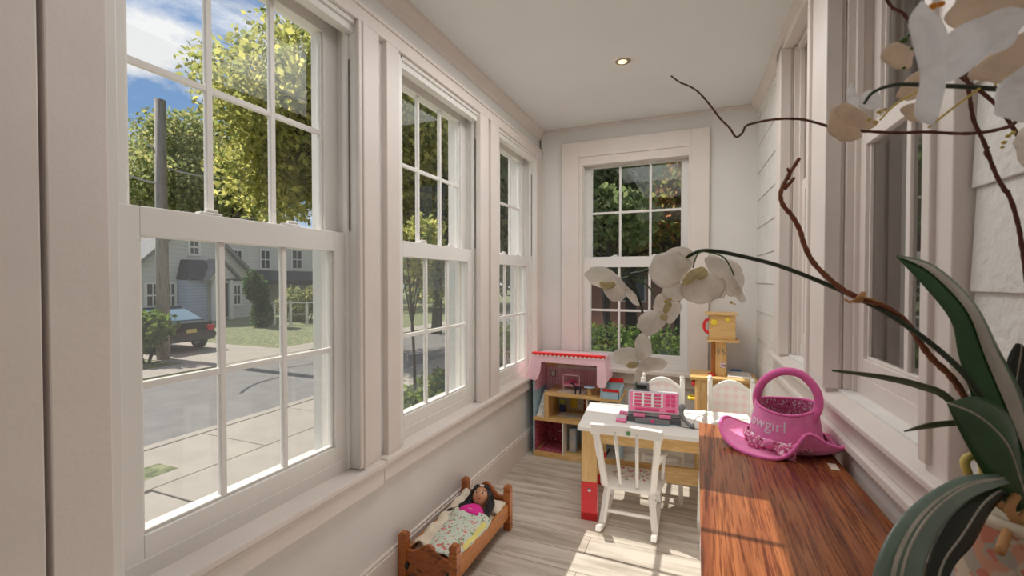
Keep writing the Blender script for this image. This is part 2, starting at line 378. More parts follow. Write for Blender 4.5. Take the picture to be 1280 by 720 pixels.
# crown moulding left / end / right
def crown(fr, s0, s1):
    mb = MB(); prof = [(0, 2.335), (-.012, 2.34), (-.016, 2.36), (-.045, 2.385), (-.05, 2.40), (0, 2.40)]
    n = len(prof); vs = [fr(Vector((s, q[0], q[1]))) for s in (s0, s1) for q in prof]
    return mb.add(vs, [tuple(range(n)), tuple(range(2*n-1, n-1, -1))]+[(i, (i+1) % n, (i+1) % n+n, i+n) for i in range(n)])
struct('trim_%d' % tn, crown(lambda q: Vector((-1.165-q[1], q[0], q[2])), -1.2, 3.379), M['paint']); tn += 1
trim(tn, MB().box(-1.16, .36, 3.362, 3.381, 2.383, 2.4)); tn += 1
struct('trim_%d' % tn, crown(FR, 0.0, 4.4), M['paint']); tn += 1
# window stools and aprons along the left wall
trim(tn, MB().box(-1.34, -1.112, .30, 1.432, .530, .553).box(-1.16, -1.126, .30, 1.43, .455, .530).box(-1.16, -1.120, .30, 1.43, .515, .530), bevel=.005); tn += 1
trim(tn, MB().box(-1.34, -1.118, 1.44, 3.375, .530, .553).box(-1.16, -1.132, 1.44, 3.375, .462, .530), bevel=.005); tn += 1
struct('baseboard_left', MB().box(-1.165, -1.143, -1.2, 3.375, 0, .145).box(-1.165, -1.148, -1.2, 3.375, .145, .158), M['paint'], bevel=.003)
struct('baseboard_end', MB().box(-1.143, .36, 3.362, 3.385, 0, .145), M['paint'], bevel=.003)

# ------------------------------------------------------------------ windows
def window(idx, fr, sc, gh, zb, m0, m1, zt, nl, nu, cols, rows, head, sill, screen=True, glass='glass', mw=.017, outer=.21, side=.075, frm='vinyl', locks=True, stop=True):
    W = empty('window_%d' % idx, fr(Vector((sc, 0, sill))), kind='structure')
    B = lambda mb, a, b, c, d, e, f: mb.box(a, b, c, d, e, f, T=fr)
    st = .064; o = gh+side
    mb = MB()
    for sg in (-1, 1):
        a, b = sorted((sc+sg*(o-.012), sc+sg*(o+.02))); B(mb, a, b, .012, outer, sill, head)
        a, b = sorted((sc+sg*(o-.028), sc+sg*(o-.012))); B(mb, a, b, nl-.03, nl-.012, sill, head); B(mb, a, b, nu+.022, outer, sill, head)
    B(mb, sc-o, sc+o, .012, outer, zt+st*.6, head+.02)
    if stop: B(mb, sc-o, sc+o, .022, nl-.015, zt+st*.5-.02, zt+st*.6+.005)
    else: B(mb, sc-o, sc+o, .008, nl-.02, zt+.02, head+.02)
    B(mb, sc-o, sc+o, nl-.02, outer+.03, sill-.02, zb-.056)
    mb.build('window_frame', M[frm], W, bevel=.002)
    def sash(nm, n, z0, z1, r0, r1, depth=.036):
        mb = MB()
        for sg in (-1, 1):
            a, b = sorted((sc+sg*gh, sc+sg*(gh+st))); B(mb, a, b, n-depth/2, n+depth/2, z0-r0, z1+r1)
            a, b = sorted((sc+sg*gh, sc+sg*(gh-.008))); B(mb, a, b, n-.008, n+.012, z0, z1)
        B(mb, sc-gh, sc+gh, n-depth/2, n+depth/2, z0-r0, z0); B(mb, sc-gh, sc+gh, n-depth/2, n+depth/2, z1, z1+r1)
        B(mb, sc-gh, sc+gh, n-.009, n+.012, z0, z0+.008)
        sobj = mb.build(nm, M[frm], W, bevel=.002)
        mb = MB()
        for i in range(1, cols):
            x = sc-gh+2*gh*i/cols; B(mb, x-mw/2, x+mw/2, n-.008, n+.008, z0, z1)
        for j in range(1, rows):
            z = z0+(z1-z0)*j/rows; B(mb, sc-gh, sc+gh, n-.007, n+.007, z-mw/2, z+mw/2)
        mb.build('muntins', M[frm], sobj, bevel=.002)
        mb = MB(); q = [fr(Vector(p)) for p in ((sc-gh, n, z0), (sc+gh, n, z0), (sc+gh, n, z1), (sc-gh, n, z1))]
        mb.add(q, [(0, 1, 2, 3)]).build('pane', M[glass], sobj)
        return sobj
    lo = sash('lower_sash', nl, zb, m0, .058, m1-m0)
    up = sash('upper_sash', nu, m1-.005, zt, .04, .045)
    if locks:
        for k in (-.33, .33):
            mb = MB(); B(mb, sc+k*gh*1.3-.03, sc+k*gh*1.3+.03, nl-.012, nl+.012, m1, m1+.008); B(mb, sc+k*gh*1.3-.012, sc+k*gh*1.3+.018, nl-.012, nl+.004, m1+.008, m1+.017)
            mb.build('sash_lock', M[frm], lo, bevel=.003)
    if screen:
        mb = MB(); n = nu+.045
        q = [fr(Vector(p)) for p in ((sc-o+.02, n, sill+.03), (sc+o-.02, n, sill+.03), (sc+o-.02, n, m1), (sc-o+.02, n, m1))]
        sc_ = mb.add(q, [(0, 1, 2, 3)]).build('insect_screen', M['glass_screen'], W)
        mb = MB()
        for sg in (-1, 1):
            a, b = sorted((sc+sg*(o-.03), sc+sg*(o-.012))); B(mb, a, b, n-.006, n+.006, sill+.02, m1)
        B(mb, sc-o+.02, sc+o-.02, n-.006, n+.006, sill+.012, sill+.03); B(mb, sc-o+.02, sc+o-.02, n-.006, n+.006, m1-.01, m1+.008)
        mb.build('screen_frame', M['vinyl'], sc_)
    return W
for i, (a, b_, c) in enumerate(WY):
    W = window(i+1, FL, c, (.303, .300, .285)[i], .652, 1.352, 1.422, 2.13, .075, .118, 3, 2, 2.19, .556)
    mb = MB(); s = c+(.303, .300, .285)[i]+.060
    mb.box(s-.001, s+.004, .040, .050, 1.43, 2.05, T=FL); mb.build('track_groove_shade', M['track'], W)  # jamb groove drawn as a strip, its shade put into the grey
window(4, FB, -.445, .325, .705, 1.345, 1.42, 2.095, .05, .09, 3, 2, 2.14, .62, side=.07, stop=False)
# end window casing: stepped outer board and inner bead
ec = MB()
for x0, x1 in ((-.975, -.845), (-.06, .055)): ec.box(x0, x1, 3.345, 3.383, .58, 2.28)
ec.box(-.845, -.06, 3.345, 3.383, 2.165, 2.28)
trim(tn, ec); tn += 1
ec = MB()
for x0, x1 in ((-.846, -.815), (-.078, -.059)): ec.box(x0, x1, 3.356, 3.40, .58, 2.104)
ec.box(-.846, -.059, 3.356, 3.43, 2.104, 2.166); trim(tn, ec); tn += 1
trim(tn, MB().box(-.99, .07, 3.30, 3.45, .585, .612).box(-.975, .055, 3.352, 3.384, .50, .585), bevel=.004); tn += 1

# ------------------------------------------------------------------ right wall: painted shakes, two old windows
def fbox(mb, fr, *a): return mb.box(*a, T=fr)
SN0, SN1, FR0, FR1 = 1.62, 2.27, .90, 1.40
wr = MB(); T = FR
for s0, s1, z0, z1 in ((0, FR0, .0, ZC), (FR1, SN0, 0, ZC), (SN1, 4.7, 0, ZC), (FR0, FR1, 0, .90), (SN0, SN1, 0, .90), (FR0, FR1, 2.36, ZC), (SN0, SN1, 2.36, ZC)):
    fbox(wr, FR, s0, s1, 0, .15, z0, z1)
for s0, s1 in ((0.0, .72), (2.35, 4.6)):
    z = .162
    while z < 2.38:
        z1 = min(z+.178, 2.385)
        q = [(s0, -.011, z), (s1, -.011, z), (s1, .01, z), (s0, .01, z), (s0, -.004, z1), (s1, -.004, z1), (s1, .01, z1), (s0, .01, z1)]
        wr.hexa([FR(Vector(p)) for p in q]); z += .178
struct('wall_right', wr, M['siding'], bevel=.002)
for idx, (a, b_) in ((5, (SN0, SN1)), (6, (FR0, FR1))):
    c = (a+b_)/2; gh = (b_-a)/2-.075
    window(idx, FR, c, gh, 1.01, 1.66, 1.71, 2.30, .062, .095, 2, 1, 2.36, .90, screen=False, glass='oldglass', mw=.022, outer=.15, side=.07, frm='paint', locks=False)
tr = MB()
for s0, s1 in ((.74, FR0+.005), (FR1-.005, SN0+.005), (SN1-.005, 2.345)):
    fbox(tr, FR, s0, s1, -.034, .01, .86, 2.38)
fbox(tr, FR, .74, 2.345, -.034, .01, 2.33, 2.385)
trim(tn, tr, bevel=.003); tn += 1
tr = MB()
for s0 in (FR0, SN0): fbox(tr, FR, s0-.02, s0+.012, -.044, .0, .9, 2.33)
for s0 in (FR1, SN1): fbox(tr, FR, s0-.012, s0+.02, -.044, .0, .9, 2.33)
trim(tn, tr, bevel=.003); tn += 1
tr = MB()
q = [(.70, -.055, .862), (2.36, -.055, .862), (2.36, .06, .862), (.70, .06, .862), (.70, -.055, .88), (2.36, -.055, .88), (2.36, .06, .905), (.70, .06, .905)]
tr.hexa([FR(Vector(p)) for p in q])
fbox(tr, FR, .72, 2.35, -.032, .0, .80, .862); fbox(tr, FR, .70, 2.36, -.048, .0, .775, .80)
fbox(tr, FR, .70, 2.36, -.03, .0, .60, .775)
trim(tn, tr, bevel=.004); tn += 1
struct('baseboard_right', fbox(MB(), FR, 0, 4.4, -.03, 0, 0, .14), M['paint'], bevel=.003)
# dim room seen behind the old windows
rm = MB(); fbox(rm, FR, -.1, 4.7, 1.3, 1.4, 0, ZC); fbox(rm, FR, -.1, 0, .15, 1.3, 0, ZC); fbox(rm, FR, 4.6, 4.7, .15, 1.3, 0, ZC); fbox(rm, FR, -.1, 4.7, .15, 1.4, -.1, 0); fbox(rm, FR, -.1, 4.7, .15, 1.4, ZC, ZC+.1)
struct('wall_inner_room', rm, M['wallp'])
for nm, s0, s1, lab in (('curtain', SN0-.02, SN1-.40, 'pale curtain hanging behind the nearer old window on the shingled wall'), ('curtain', FR0-.05, FR1+.05, 'grey curtain hanging behind the farther old window on the shingled wall')):
    e = empty(nm, FR(Vector(((s0+s1)/2, .19, .9))), 0, lab, 'curtain', 'curtains in the inner room')
    mb = MB(); mb.grid(lambda u, v: FR(Vector((s0+(s1-s0)*u, .19+.014*math.sin(u*34)+.006*math.sin(u*71), .86+1.5*v))), 90, 4)
    mb.build('drape', M['curtain'], e, smooth=True)
    mb = MB().tube([FR(Vector((s0-.03, .19, 2.36))), FR(Vector((s1+.03, .19, 2.36)))], .008); mb.build('curtain_rod', M['steel'], e)

# ------------------------------------------------------------------ recessed ceiling light
lp = onplane(779, 76, 2, ZC)
e = empty('recessed_downlight', (lp.x, lp.y, ZC), 0, 'small round recessed downlight glowing warm in the white ceiling', 'ceiling light')
prof = [(.040, -.002), (.044, -.006), (.054, -.006), (.058, 0)]
mb = MB(); n = 28
mb.add([Vector((lp.x+r_*math.cos(2*math.pi*j/n), lp.y+r_*math.sin(2*math.pi*j/n), ZC+z)) for r_, z in prof for j in range(n)],
       [(i*n+j, i*n+(j+1) % n, (i+1)*n+(j+1) % n, (i+1)*n+j) for i in range(3) for j in range(n)])
mb.build('trim_ring', M['white'], e, smooth=True)
MB().lathe([(.0405, -.004), (.03, -.001), (.026, -.0005)], 24, (lp.x, lp.y, ZC)).build('baffle', M['potrim'], e, smooth=True)
MB().lathe([(.024, -.001), (.022, -.006), (.012, -.009)], 20, (lp.x-.004, lp.y, ZC)).build('lamp', M['lamp'], e, smooth=True)
L = bpy.data.lights.new('downlight_bulb', 'SPOT'); L.energy = 4; L.color = (1, .82, .6); L.spot_size = 1.6; L.shadow_soft_size = .03
lo = bpy.data.objects.new('downlight_bulb', L); COL.objects.link(lo); lo.location = (lp.x, lp.y, ZC-.03)

# ------------------------------------------------------------------ sky, sun, added fill lights
w = bpy.data.worlds.new('sky'); S.world = w; w.use_nodes = True; nt = w.node_tree
bg = nt.nodes['Background']; tc = N(nt, 'ShaderNodeTexCoord')
sx = N(nt, 'ShaderNodeSeparateXYZ'); nt.links.new(tc.outputs['Generated'], sx.inputs[0])
gr = ramp(nt, [(.0, C(168, 190, 212)), (.25, C(128, 164, 208)), (.7, C(92, 130, 186))]); nt.links.new(sx.outputs['Z'], gr.inputs[0])
mp = N(nt, 'ShaderNodeMapping'); mp.inputs['Scale'].default_value = (2.6, 2.6, 5.2); mp.inputs['Location'].default_value = (3.4, .8, .3)
nt.links.new(tc.outputs['Generated'], mp.inputs[0])
nz = N(nt, 'ShaderNodeTexNoise', Scale=1.5, Detail=9, Roughness=.58, Distortion=.25); nt.links.new(mp.outputs[0], nz.inputs['Vector'])
cl = ramp(nt, [(.44, (0, 0, 0, 1)), (.58, (1, 1, 1, 1))]); nt.links.new(nz.outputs['Fac'], cl.inputs[0])
mx = N(nt, 'ShaderNodeMix', data_type='RGBA'); nt.links.new(cl.outputs[0], mx.inputs[0]); nt.links.new(gr.outputs[0], mx.inputs[6]); mx.inputs[7].default_value = (.86, .86, .87, 1)
nt.links.new(mx.outputs[2], bg.inputs[0]); bg.inputs[1].default_value = 1.08

sl = bpy.data.lights.new('sun', 'SUN'); sl.energy = 7.0; sl.angle = .006; sl.color = (1, .95, .88)
so = bpy.data.objects.new('sun', sl); COL.objects.link(so)
so.rotation_euler = Vector((1, -.03, -.955)).to_track_quat('-Z', 'Y').to_euler()
def area(name, loc, tgt, sx_, sy_, e, col=(1, 1, 1)):
    l = bpy.data.lights.new(name, 'AREA'); l.shape = 'RECTANGLE'; l.size = sx_; l.size_y = sy_; l.energy = e; l.color = col
    o = bpy.data.objects.new(name, l); COL.objects.link(o); o.location = loc
    o.rotation_euler = (Vector(tgt)-Vector(loc)).to_track_quat('-Z', 'Y').to_euler(); return o
area('room_fill', (-.35, -.6, 2.36), (-.35, .1, 0), 1.2, .9, 3.0, (1, .90, .85))  # unseen fill light added above and behind the camera
area('ceiling_fill', (-.35, 1.3, .06), (-.35, 1.35, 2.4), .9, 2.4, 3.4, (1, .985, .97))  # upward fill added near the floor to brighten the ceiling
area('room_fill_far', (-.4, 2.2, 2.37), (-.4, 2.25, 0), .8, 1.2, 9.5, (1, .99, .975))  # fill added under the ceiling to lift the far end
area('window_side_lamp', (-.45, 1.45, 2.37), (-.45, 1.451, 0), .5, 2.0, 8, (.98, .99, 1))  # unseen area light added to whiten the right wall
area('inner_room_fill', FR((1.6, .9, 2.3)), FR((1.6, .85, 0)), 1.5, .5, 5, (1, .95, .92))  # unseen fill added for the room behind the old windows

# ------------------------------------------------------------------ outside: ground, street, walks
struct('ground', MB().box(-120, 60, -40, 120, GZ-.3, GZ-.02), M['grass'])
struct('street', MB().box(-11.3, -7.0, -40, 120, GZ-.1, GZ-.005), M['asphalt'])
sw = MB()
for k in range(-6, 30): sw.box(-6.85, -5.55, k*1.5, k*1.5+1.485, GZ-.1, GZ+.06)
sw.box(-5.5, -3.6, -9, 3.05, GZ-.1, GZ+.05); sw.box(-5.0, -3.7, 3.3, 60, GZ-.1, GZ+.05); sw.box(-5.55, -1.5, 3.07, 6.2, GZ-.1, GZ+.055)
struct('sidewalk', sw, M['concrete'], bevel=.01)
gA, gB = onplane(165, 603, 2, GZ+.07), onplane(214, 582, 2, GZ+.07)
tag(MB().box(gB.x-.25, gA.x+.05, gA.y-1.6, gB.y, GZ, GZ+.062).build('grass_patch', M['grass']), kind='structure')
struct('curb', MB().box(-7.05, -6.87, -40, 120, GZ-.1, GZ+.065).box(-11.45, -11.3, -40, 120, GZ-.1, GZ+.05), M['concrete'], bevel=.01)
struct('driveway', MB().box(-24, -11.45, 8.3, 11.4, GZ-.1, GZ+.0).box(-13.4, -12.2, -40, 120, GZ-.1, GZ+.01), M['concrete'])

def leaves(centres, radii, n, size, seed, shell=.55, squash=1.0):
    g = np.random.default_rng(seed); c = np.array(centres); r_ = np.array(radii)
    if r_.ndim == 1: r_ = np.repeat(r_[:, None], 3, 1)
    wv = r_.prod(1)**(2/3); k = g.choice(len(c), n, p=wv/wv.sum())
    d = g.normal(size=(n, 3)); d /= np.linalg.norm(d, axis=1)[:, None]
    rad = shell+(1-shell)*g.random(n)**.7; p = c[k]+d*r_[k]*rad[:, None]
    a = g.normal(size=(n, 3)); a /= np.linalg.norm(a, axis=1)[:, None]
    b = np.cross(a, g.normal(size=(n, 3))); b /= np.linalg.norm(b, axis=1)[:, None]
    sz = size*(.6+.8*g.random(n))[:, None]
    q = np.stack([p-a*sz*.6, p+b*sz*.38-a*sz*.05, p+a*sz*.6, p-b*sz*.38-a*sz*.05], 1).reshape(-1, 3)
    return q, np.arange(4*n).reshape(n, 4)
def leafobj(name, mat, parent, *a, **k):
    q, f = leaves(*a, **k); mb = MB(); inv = WM[parent.name].inverted()
    me = bpy.data.meshes.new(name); q = q+np.array(inv.translation)
    me.from_pydata(q.tolist(), [], f.tolist()); me.materials.append(mat)
    o = bpy.data.objects.new(name, me); COL.objects.link(o); o.parent = parent; WM[o.name] = WM[parent.name].copy(); return o
def tree(name, base, h, crown_c, crown_r, n, size, mat, tr, seed, label, group='trees outside the windows', blobs=14):
    base = Vector(base); e = empty(name, base, 0, label, 'tree', group); g = random.Random(seed)
    cc = Vector(crown_c); bl = []; rr = []
    mb = MB(); mb.tube(cr([base-Vector((0, 0, .1)), base.lerp(cc, .4)+Vector((g.uniform(-.2, .2), 0, 0)), cc], 4), [tr*(1-.06*i) for i in range(9)], 8)
    for i in range(blobs):
        d = Vector((g.gauss(0, 1), g.gauss(0, 1), g.gauss(0, .8))); d.normalize(); f = g.uniform(.35, .75)
        p = cc+Vector((d.x*crown_r[0]*f, d.y*crown_r[1]*f, d.z*crown_r[2]*f)); k = g.uniform(.32, .5)
        bl.append(tuple(p)); rr.append((crown_r[0]*k, crown_r[1]*k, crown_r[2]*k*.8))
        st = base.lerp(cc, g.uniform(.45, .9)); mb.tube(cr([st, st.lerp(p, .5)+Vector((0, 0, g.uniform(-.1, .3))), p], 3), [tr*.4*(1-.12*j) for j in range(7)], 6)
    mb.build('trunk', M['bark'], e, smooth=True)
    leafobj('crown', mat, e, bl, rr, n, size, seed, shell=.25)
    return e
G = Vector((0, 0, 1))
def gp(u, d): 
    p = at(u, 349, d); return Vector((p.x, p.y, GZ))
tree('maple_tree', gp(447, 15), 0, at(425, 170, 15), (4.7, 4.7, 4.2), 42000, .17, M['lf_maple'], .22, 3, 'big sunlit yellow-green maple rising beyond the street', blobs=26)
tree('leafy_tree', gp(160, 46), 0, at(182, 236, 46), (9, 9, 7.5), 15000, .34, M['lf_pale'], .35, 4, 'duller leafy tree standing behind the utility pole', blobs=20)
tree('leafy_tree', gp(300, 55), 0, at(285, 225, 55), (10.5, 10.5, 10), 24000, .40, M['lf_pale'], .4, 5, 'olive green tree behind the gabled house', blobs=20)
tree('leafy_tree', gp(545, 20), 0, at(545, 205, 20), (4.6, 4.6, 6.6), 30000, .20, M['lf_pale'], .25, 6, 'tall leafy tree filling the upper panes of the middle street window', blobs=24)
tree('leafy_tree', gp(652, 19), 0, at(648, 240, 19), (3.6, 3.6, 6.4), 22000, .20, M['lf_green'], .22, 8, 'tall leafy tree filling the panes of the street window beside the dollhouse', blobs=22)
tree('leafy_tree', gp(590, 40), 0, at(585, 330, 40), (11, 11, 5), 22000, .34, M['lf_green'], .3, 9, 'low dark spreading tree far down the street', blobs=20)
tree('street_tree', gp(519, 8.3), 0, at(508, 300, 8.3), (.7, .7, .75), 1500, .09, M['lf_maple'], .035, 10, 'young thin-trunked street tree on the verge by the sidewalk', blobs=6)
# beyond the end window
tree('autumn_tree', gp(768, 8.5), 0, at(748, 240, 8.5), (1.35, 1.35, 1.6), 12000, .11, M['lf_green'], .09, 11, 'slender green tree outside the left panes of the end window', group='trees beyond the end window', blobs=22)
tree('autumn_tree', gp(850, 12), 0, at(845, 245, 12), (2.4, 2.4, 2.2), 22000, .13, M['lf_red'], .12, 12, 'tree with reddening leaves outside the right panes of the end window', group='trees beyond the end window', blobs=24)
tree('leafy_tree', gp(790, 17.5), 0, at(795, 230, 17.5), (4.4, 3, 4.2), 26000, .2, M['lf_pale'], .25, 13, 'broad green tree standing farthest beyond the end window', group='trees beyond the end window', blobs=26)
def shrub(name, c, r_, n, size, mat, seed, label, cat='shrub', group=None, stem=True):
    e = empty(name, (c[0], c[1], GZ), 0, label, cat, group)
    g = random.Random(seed); bl = []; rr = []
    for i in range(10):
        bl.append((c[0]+g.uniform(-.5, .5)*r_[0], c[1]+g.uniform(-.5, .5)*r_[1], c[2]+g.uniform(-.5, .5)*r_[2])); k = g.uniform(.4, .6); rr.append((r_[0]*k, r_[1]*k, r_[2]*k))
    leafobj('foliage', mat, e, bl, rr, n, size, seed, shell=.4)
    mb = MB()
    for i in range(5):
        a = g.uniform(0, 6.28); mb.tube([(c[0]+.05*math.cos(a), c[1]+.05*math.sin(a), GZ-.05), (c[0]+.35*r_[0]*math.cos(a), c[1]+.35*r_[1]*math.sin(a), c[2])], [.03, .012], 5)
    mb.build('stems', M['bark'], e); return e
p = at(183, 417, 12.9); shrub('garden_shrub', (p.x, p.y, p.z), (.85, .85, .72), 2600, .12, M['lf_hedge'], 20, 'round leafy shrub in front of the parked car')
p = at(326, 375, 23); shrub('evergreen_shrub', (p.x, p.y, p.z), (.75, .75, 1.55), 4200, .14, M['lf_cyp'], 21, 'tall narrow evergreen beside the gabled house')
for k, (u, v, d, r_, lb) in enumerate(((368, 385, 27, 1.2, 'low rounded bush in front of the two-storey house'), (386, 374, 26, 1.3, 'pale taller bush at the end of the two-storey house'))):
    p = at(u, v, d); shrub('rounded_bush', (p.x, p.y, p.z), (r_, r_, .9+.3*k), 1800, .16, M['lf_pale'], 22+k, lb, 'bush', 'bushes before the two-storey house')
for k in range(4):
    p = gp(519+k*13, 7.6+k*.7); shrub('verge_plant', (p.x-.1, p.y, GZ+.22), (.42, .42, .28), 420, .10, M['lf_hedge'], 30+k, ['leafy verge plant at the foot of the young street tree', 'second verge plant from the young street tree', 'third verge plant from the young street tree', 'verge plant farthest down the sidewalk'][k], 'plant', 'plants on the sidewalk verge')
# hedge beyond the end window
e = empty('clipped_hedge', (-.9, 6.2, GZ), 0, 'dark clipped hedge with sunlit top below the end window', 'hedge')
g = np.random.default_rng(5); cs = [(x, 6.2+.1*math.sin(x*3), z) for x in np.arange(-3.2, 1.2, .35) for z in (-.75, -.2, .3)]
leafobj('foliage', M['lf_hedge'], e, cs, [(.34, .42, .38)]*len(cs), 22000, .055, 40, shell=.6)
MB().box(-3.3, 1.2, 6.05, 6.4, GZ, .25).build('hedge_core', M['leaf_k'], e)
struct('terrace', MB().box(-3.5, 1.6, 3.9, 5.7, GZ-.1, GZ+.25), M['asphalt'])

# ------------------------------------------------------------------ houses across the street
def facade(x):      # pixel -> point on the plane X = x
    return lambda u, v: onplane(u, v, 0, x)
def win_part(P_, u0, u1, v0, v1, parent, mull=True):
    a = P_(u0, v1); b = P_(u1, v0); x = a.x
    f = MB()
    y0, y1, z0, z1 = a.y, b.y, a.z, b.z; t = .12
    f.box(x-.02, x+.09, y0-t, y0, z0-t, z1+t).box(x-.02, x+.09, y1, y1+t, z0-t, z1+t).box(x-.02, x+.09, y0, y1, z1, z1+t).box(x-.02, x+.09, y0, y1, z0-t, z0)
    f.box(x, x+.07, y0, y1, (z0+z1)/2-.04, (z0+z1)/2+.04)
    if mull: f.box(x, x+.06, (y0+y1)/2-.025, (y0+y1)/2+.025, z0, z1)
    w_ = f.build('window', M['white'], parent); MB().box(x-.01, x+.03, y0, y1, z0, z1).build('pane', M['winglass'], w_)
X1 = -27.0; P1 = facade(X1)
h = empty('gabled_house', (X1, 17, GZ), 0, 'grey clapboard house with steep gable and small blue-grey bay across the street', 'house')
yl = P1(158, 340).y-1.5; yr = P1(313, 345).y; ze = P1(313, 345).z; ya = P1(243, 262).y; za = P1(243, 272).z
yl = ya-(yr-ya)
MB().prism([(yl, GZ-.1), (yr, GZ-.1), (yr, ze), (ya, za), (yl, ze)], 0, X1-9, X1).build('wall', M['sid1'], h)
rf = MB()
for ye in (yl, yr):
    dv = Vector((0, ye-ya, ze-za)); dv.normalize(); ex = dv*.55; nn = Vector((0, -dv.z, dv.y)); nn = nn if nn.z > 0 else -nn
    a = Vector((X1+.35, ya, za)); b = Vector((X1+.35, ye, ze))+ex; q = [a, b, b+nn*.18, a+nn*.18]
    rf.add(q+[p-Vector((9.8, 0, 0)) for p in q], [(0, 1, 2, 3), (7, 6, 5, 4), (0, 4, 5, 1), (1, 5, 6, 2), (2, 6, 7, 3), (3, 7, 4, 0)])
rf.build('roof', M['shingle'], h)
win_part(P1, 237, 247, 301, 317, h); win_part(P1, 183, 198, 355, 384, h); win_part(P1, 209, 217, 355, 384, h); win_part(P1, 292, 299, 357, 380, h)
Xb = X1+.9; Pb = facade(Xb); a = Pb(235, 404); b_ = Pb(259, 350)
MB().box(X1, Xb, a.y, b_.y, GZ, b_.z).build('bay', M['bluepan'], h)
c0, c1, c2 = Pb(233, 349), Pb(263, 347), Pb(256, 327)
mb = MB().add([(X1, c0.y, c0.z), (Xb+.2, c0.y, c0.z), (Xb+.2, c1.y, c0.z), (X1, c1.y, c0.z), (X1, c0.y+.25, c2.z+.1), (Xb-.5, c0.y+.5, c2.z+.1), (Xb-.5, c1.y, c2.z+.1), (X1, c1.y, c2.z+.1)], [(3, 2, 1, 0), (4, 5, 6, 7), (0, 1, 5, 4), (1, 2, 6, 5), (2, 3, 7, 6), (3, 0, 4, 7)])
mb.build('bay_roof', M['shingle_d'], h)
Xp = X1+1.3; Pp = facade(Xp); a, b_, t_ = Pp(262, 350), Pp(296, 348), Pp(278, 328)
pr = MB().prism([(a.y, a.z), (b_.y, b_.z), (t_.y, t_.z)], 0, X1, Xp); pr.build('porch_gable', M['sid1'], h)
mb = MB()
for q0 in (a, b_): mb.bar((Xp-.5, t_.y, t_.z+.06), (Xp-.5, q0.y+(.25 if q0 is b_ else -.25), q0.z-.1), 1.5, .14, up=(1, 0, 0))
mb = MB()
for q0, sg in ((a, -1), (b_, 1)):
    q = [Vector((Xp+.15, t_.y, t_.z+.03)), Vector((Xp+.15, q0.y+sg*.25, q0.z-.15)), Vector((Xp+.15, q0.y+sg*.25, q0.z+.0)), Vector((Xp+.15, t_.y, t_.z+.2))]
    mb.add(q+[p-Vector((1.4, 0, 0)) for p in q], [(0, 1, 2, 3), (7, 6, 5, 4), (0, 4, 5, 1), (1, 5, 6, 2), (2, 6, 7, 3), (3, 7, 4, 0)])
mb.build('porch_roof', M['shingle'], h)
for u in (270, 291):
    c = Pp(u, 400); MB().box(Xp-.25, Xp-.07, c.y-.09, c.y+.09, GZ, a.z).build('porch_post', M['white'], h)
a, b_ = P1(277, 397), P1(285, 354); d_ = MB().box(X1-.02, X1+.05, a.y, b_.y, GZ+.1, b_.z).build('door', M['shingle_d'], h)
MB().box(X1+.04, X1+.07, a.y+.2, b_.y-.2, b_.z-1.2, b_.z-.25).build('door_pane', M['winglass'], d_)
X2 = -33.0; P2 = facade(X2)
h = empty('two_storey_house', (X2, 28, GZ), 0, 'pale two-storey house with long porch roof to the right of the gabled house', 'house')
y0, y1 = P2(255, 340).y, P2(425, 340).y; zt = P2(330, 296).z
MB().box(X2-8, X2, y0, y1, GZ, zt).build('wall', M['sid2'], h)
MB().prism([(X2-8.6, zt), (X2+.6, zt), (X2-4, zt+1.0)], 1, y0-.5, y1+.5).build('roof', M['shingle'], h)
for u0, u1 in ((292, 301), (326, 336), (365, 376)): win_part(P2, u0, u1, 314, 335, h)
a = P2(300, 352); b_ = P2(425, 343)
MB().add([(X2, a.y, a.z+.9), (X2, b_.y, a.z+.9), (X2+2.2, b_.y, a.z+.1), (X2+2.2, a.y, a.z+.1), (X2, a.y, a.z+.6), (X2, b_.y, a.z+.6), (X2+2.2, b_.y, a.z-.25), (X2+2.2, a.y, a.z-.25)],
         [(0, 1, 2, 3), (7, 6, 5, 4), (0, 4, 5, 1), (1, 5, 6, 2), (2, 6, 7, 3), (3, 7, 4, 0)]).build('porch_roof', M['shingle_d'], h)
for k in range(4):
    y = a.y+.3+(b_.y-a.y-.6)*k/3; MB().box(X2+1.9, X2+2.1, y-.1, y+.1, GZ, a.z-.1).build('porch_post', M['white'], h)
win_part(P2, 360, 378, 360, 376, h)
h = empty('brick_house', (0, 22, GZ), 0, 'red brick house glimpsed through the trees beyond the end window', 'house')
MB().box(-6, 5, 22, 29, GZ, 2.1).build('wall', M['brick'], h)
MB().prism([(21.4, 2.1), (29.6, 2.1), (25.5, 3.3)], 0, -6.5, 5.5).build('roof', M['shingle_d'], h)
for x in (-3.4, -1.2, 2.2):
    f = MB().box(x-.1, x+1.1, 21.92, 22.02, .2, 1.9).build('window', M['white'], h); MB().box(x, x+1, 21.9, 21.98, .3, 1.8).build('pane', M['winglass'], f)
# fence before the two-storey house
fn = empty('rail_fence', gp(385, 25), 0, 'low white rail fence along the lawn of the two-storey house', 'fence')
a, b_ = gp(322, 24), gp(424, 24); mb = MB()
for z in (.55, 1.15): mb.bar(a+G*z, b_+G*z, .06, .05)
mb.build('rail', M['white'], fn)
for k in range(6):
    q = a.lerp(b_, k/5); MB().box(q.x-.05, q.x+.05, q.y-.05, q.y+.05, GZ-.05, GZ+1.2).build('post', M['white'], fn)

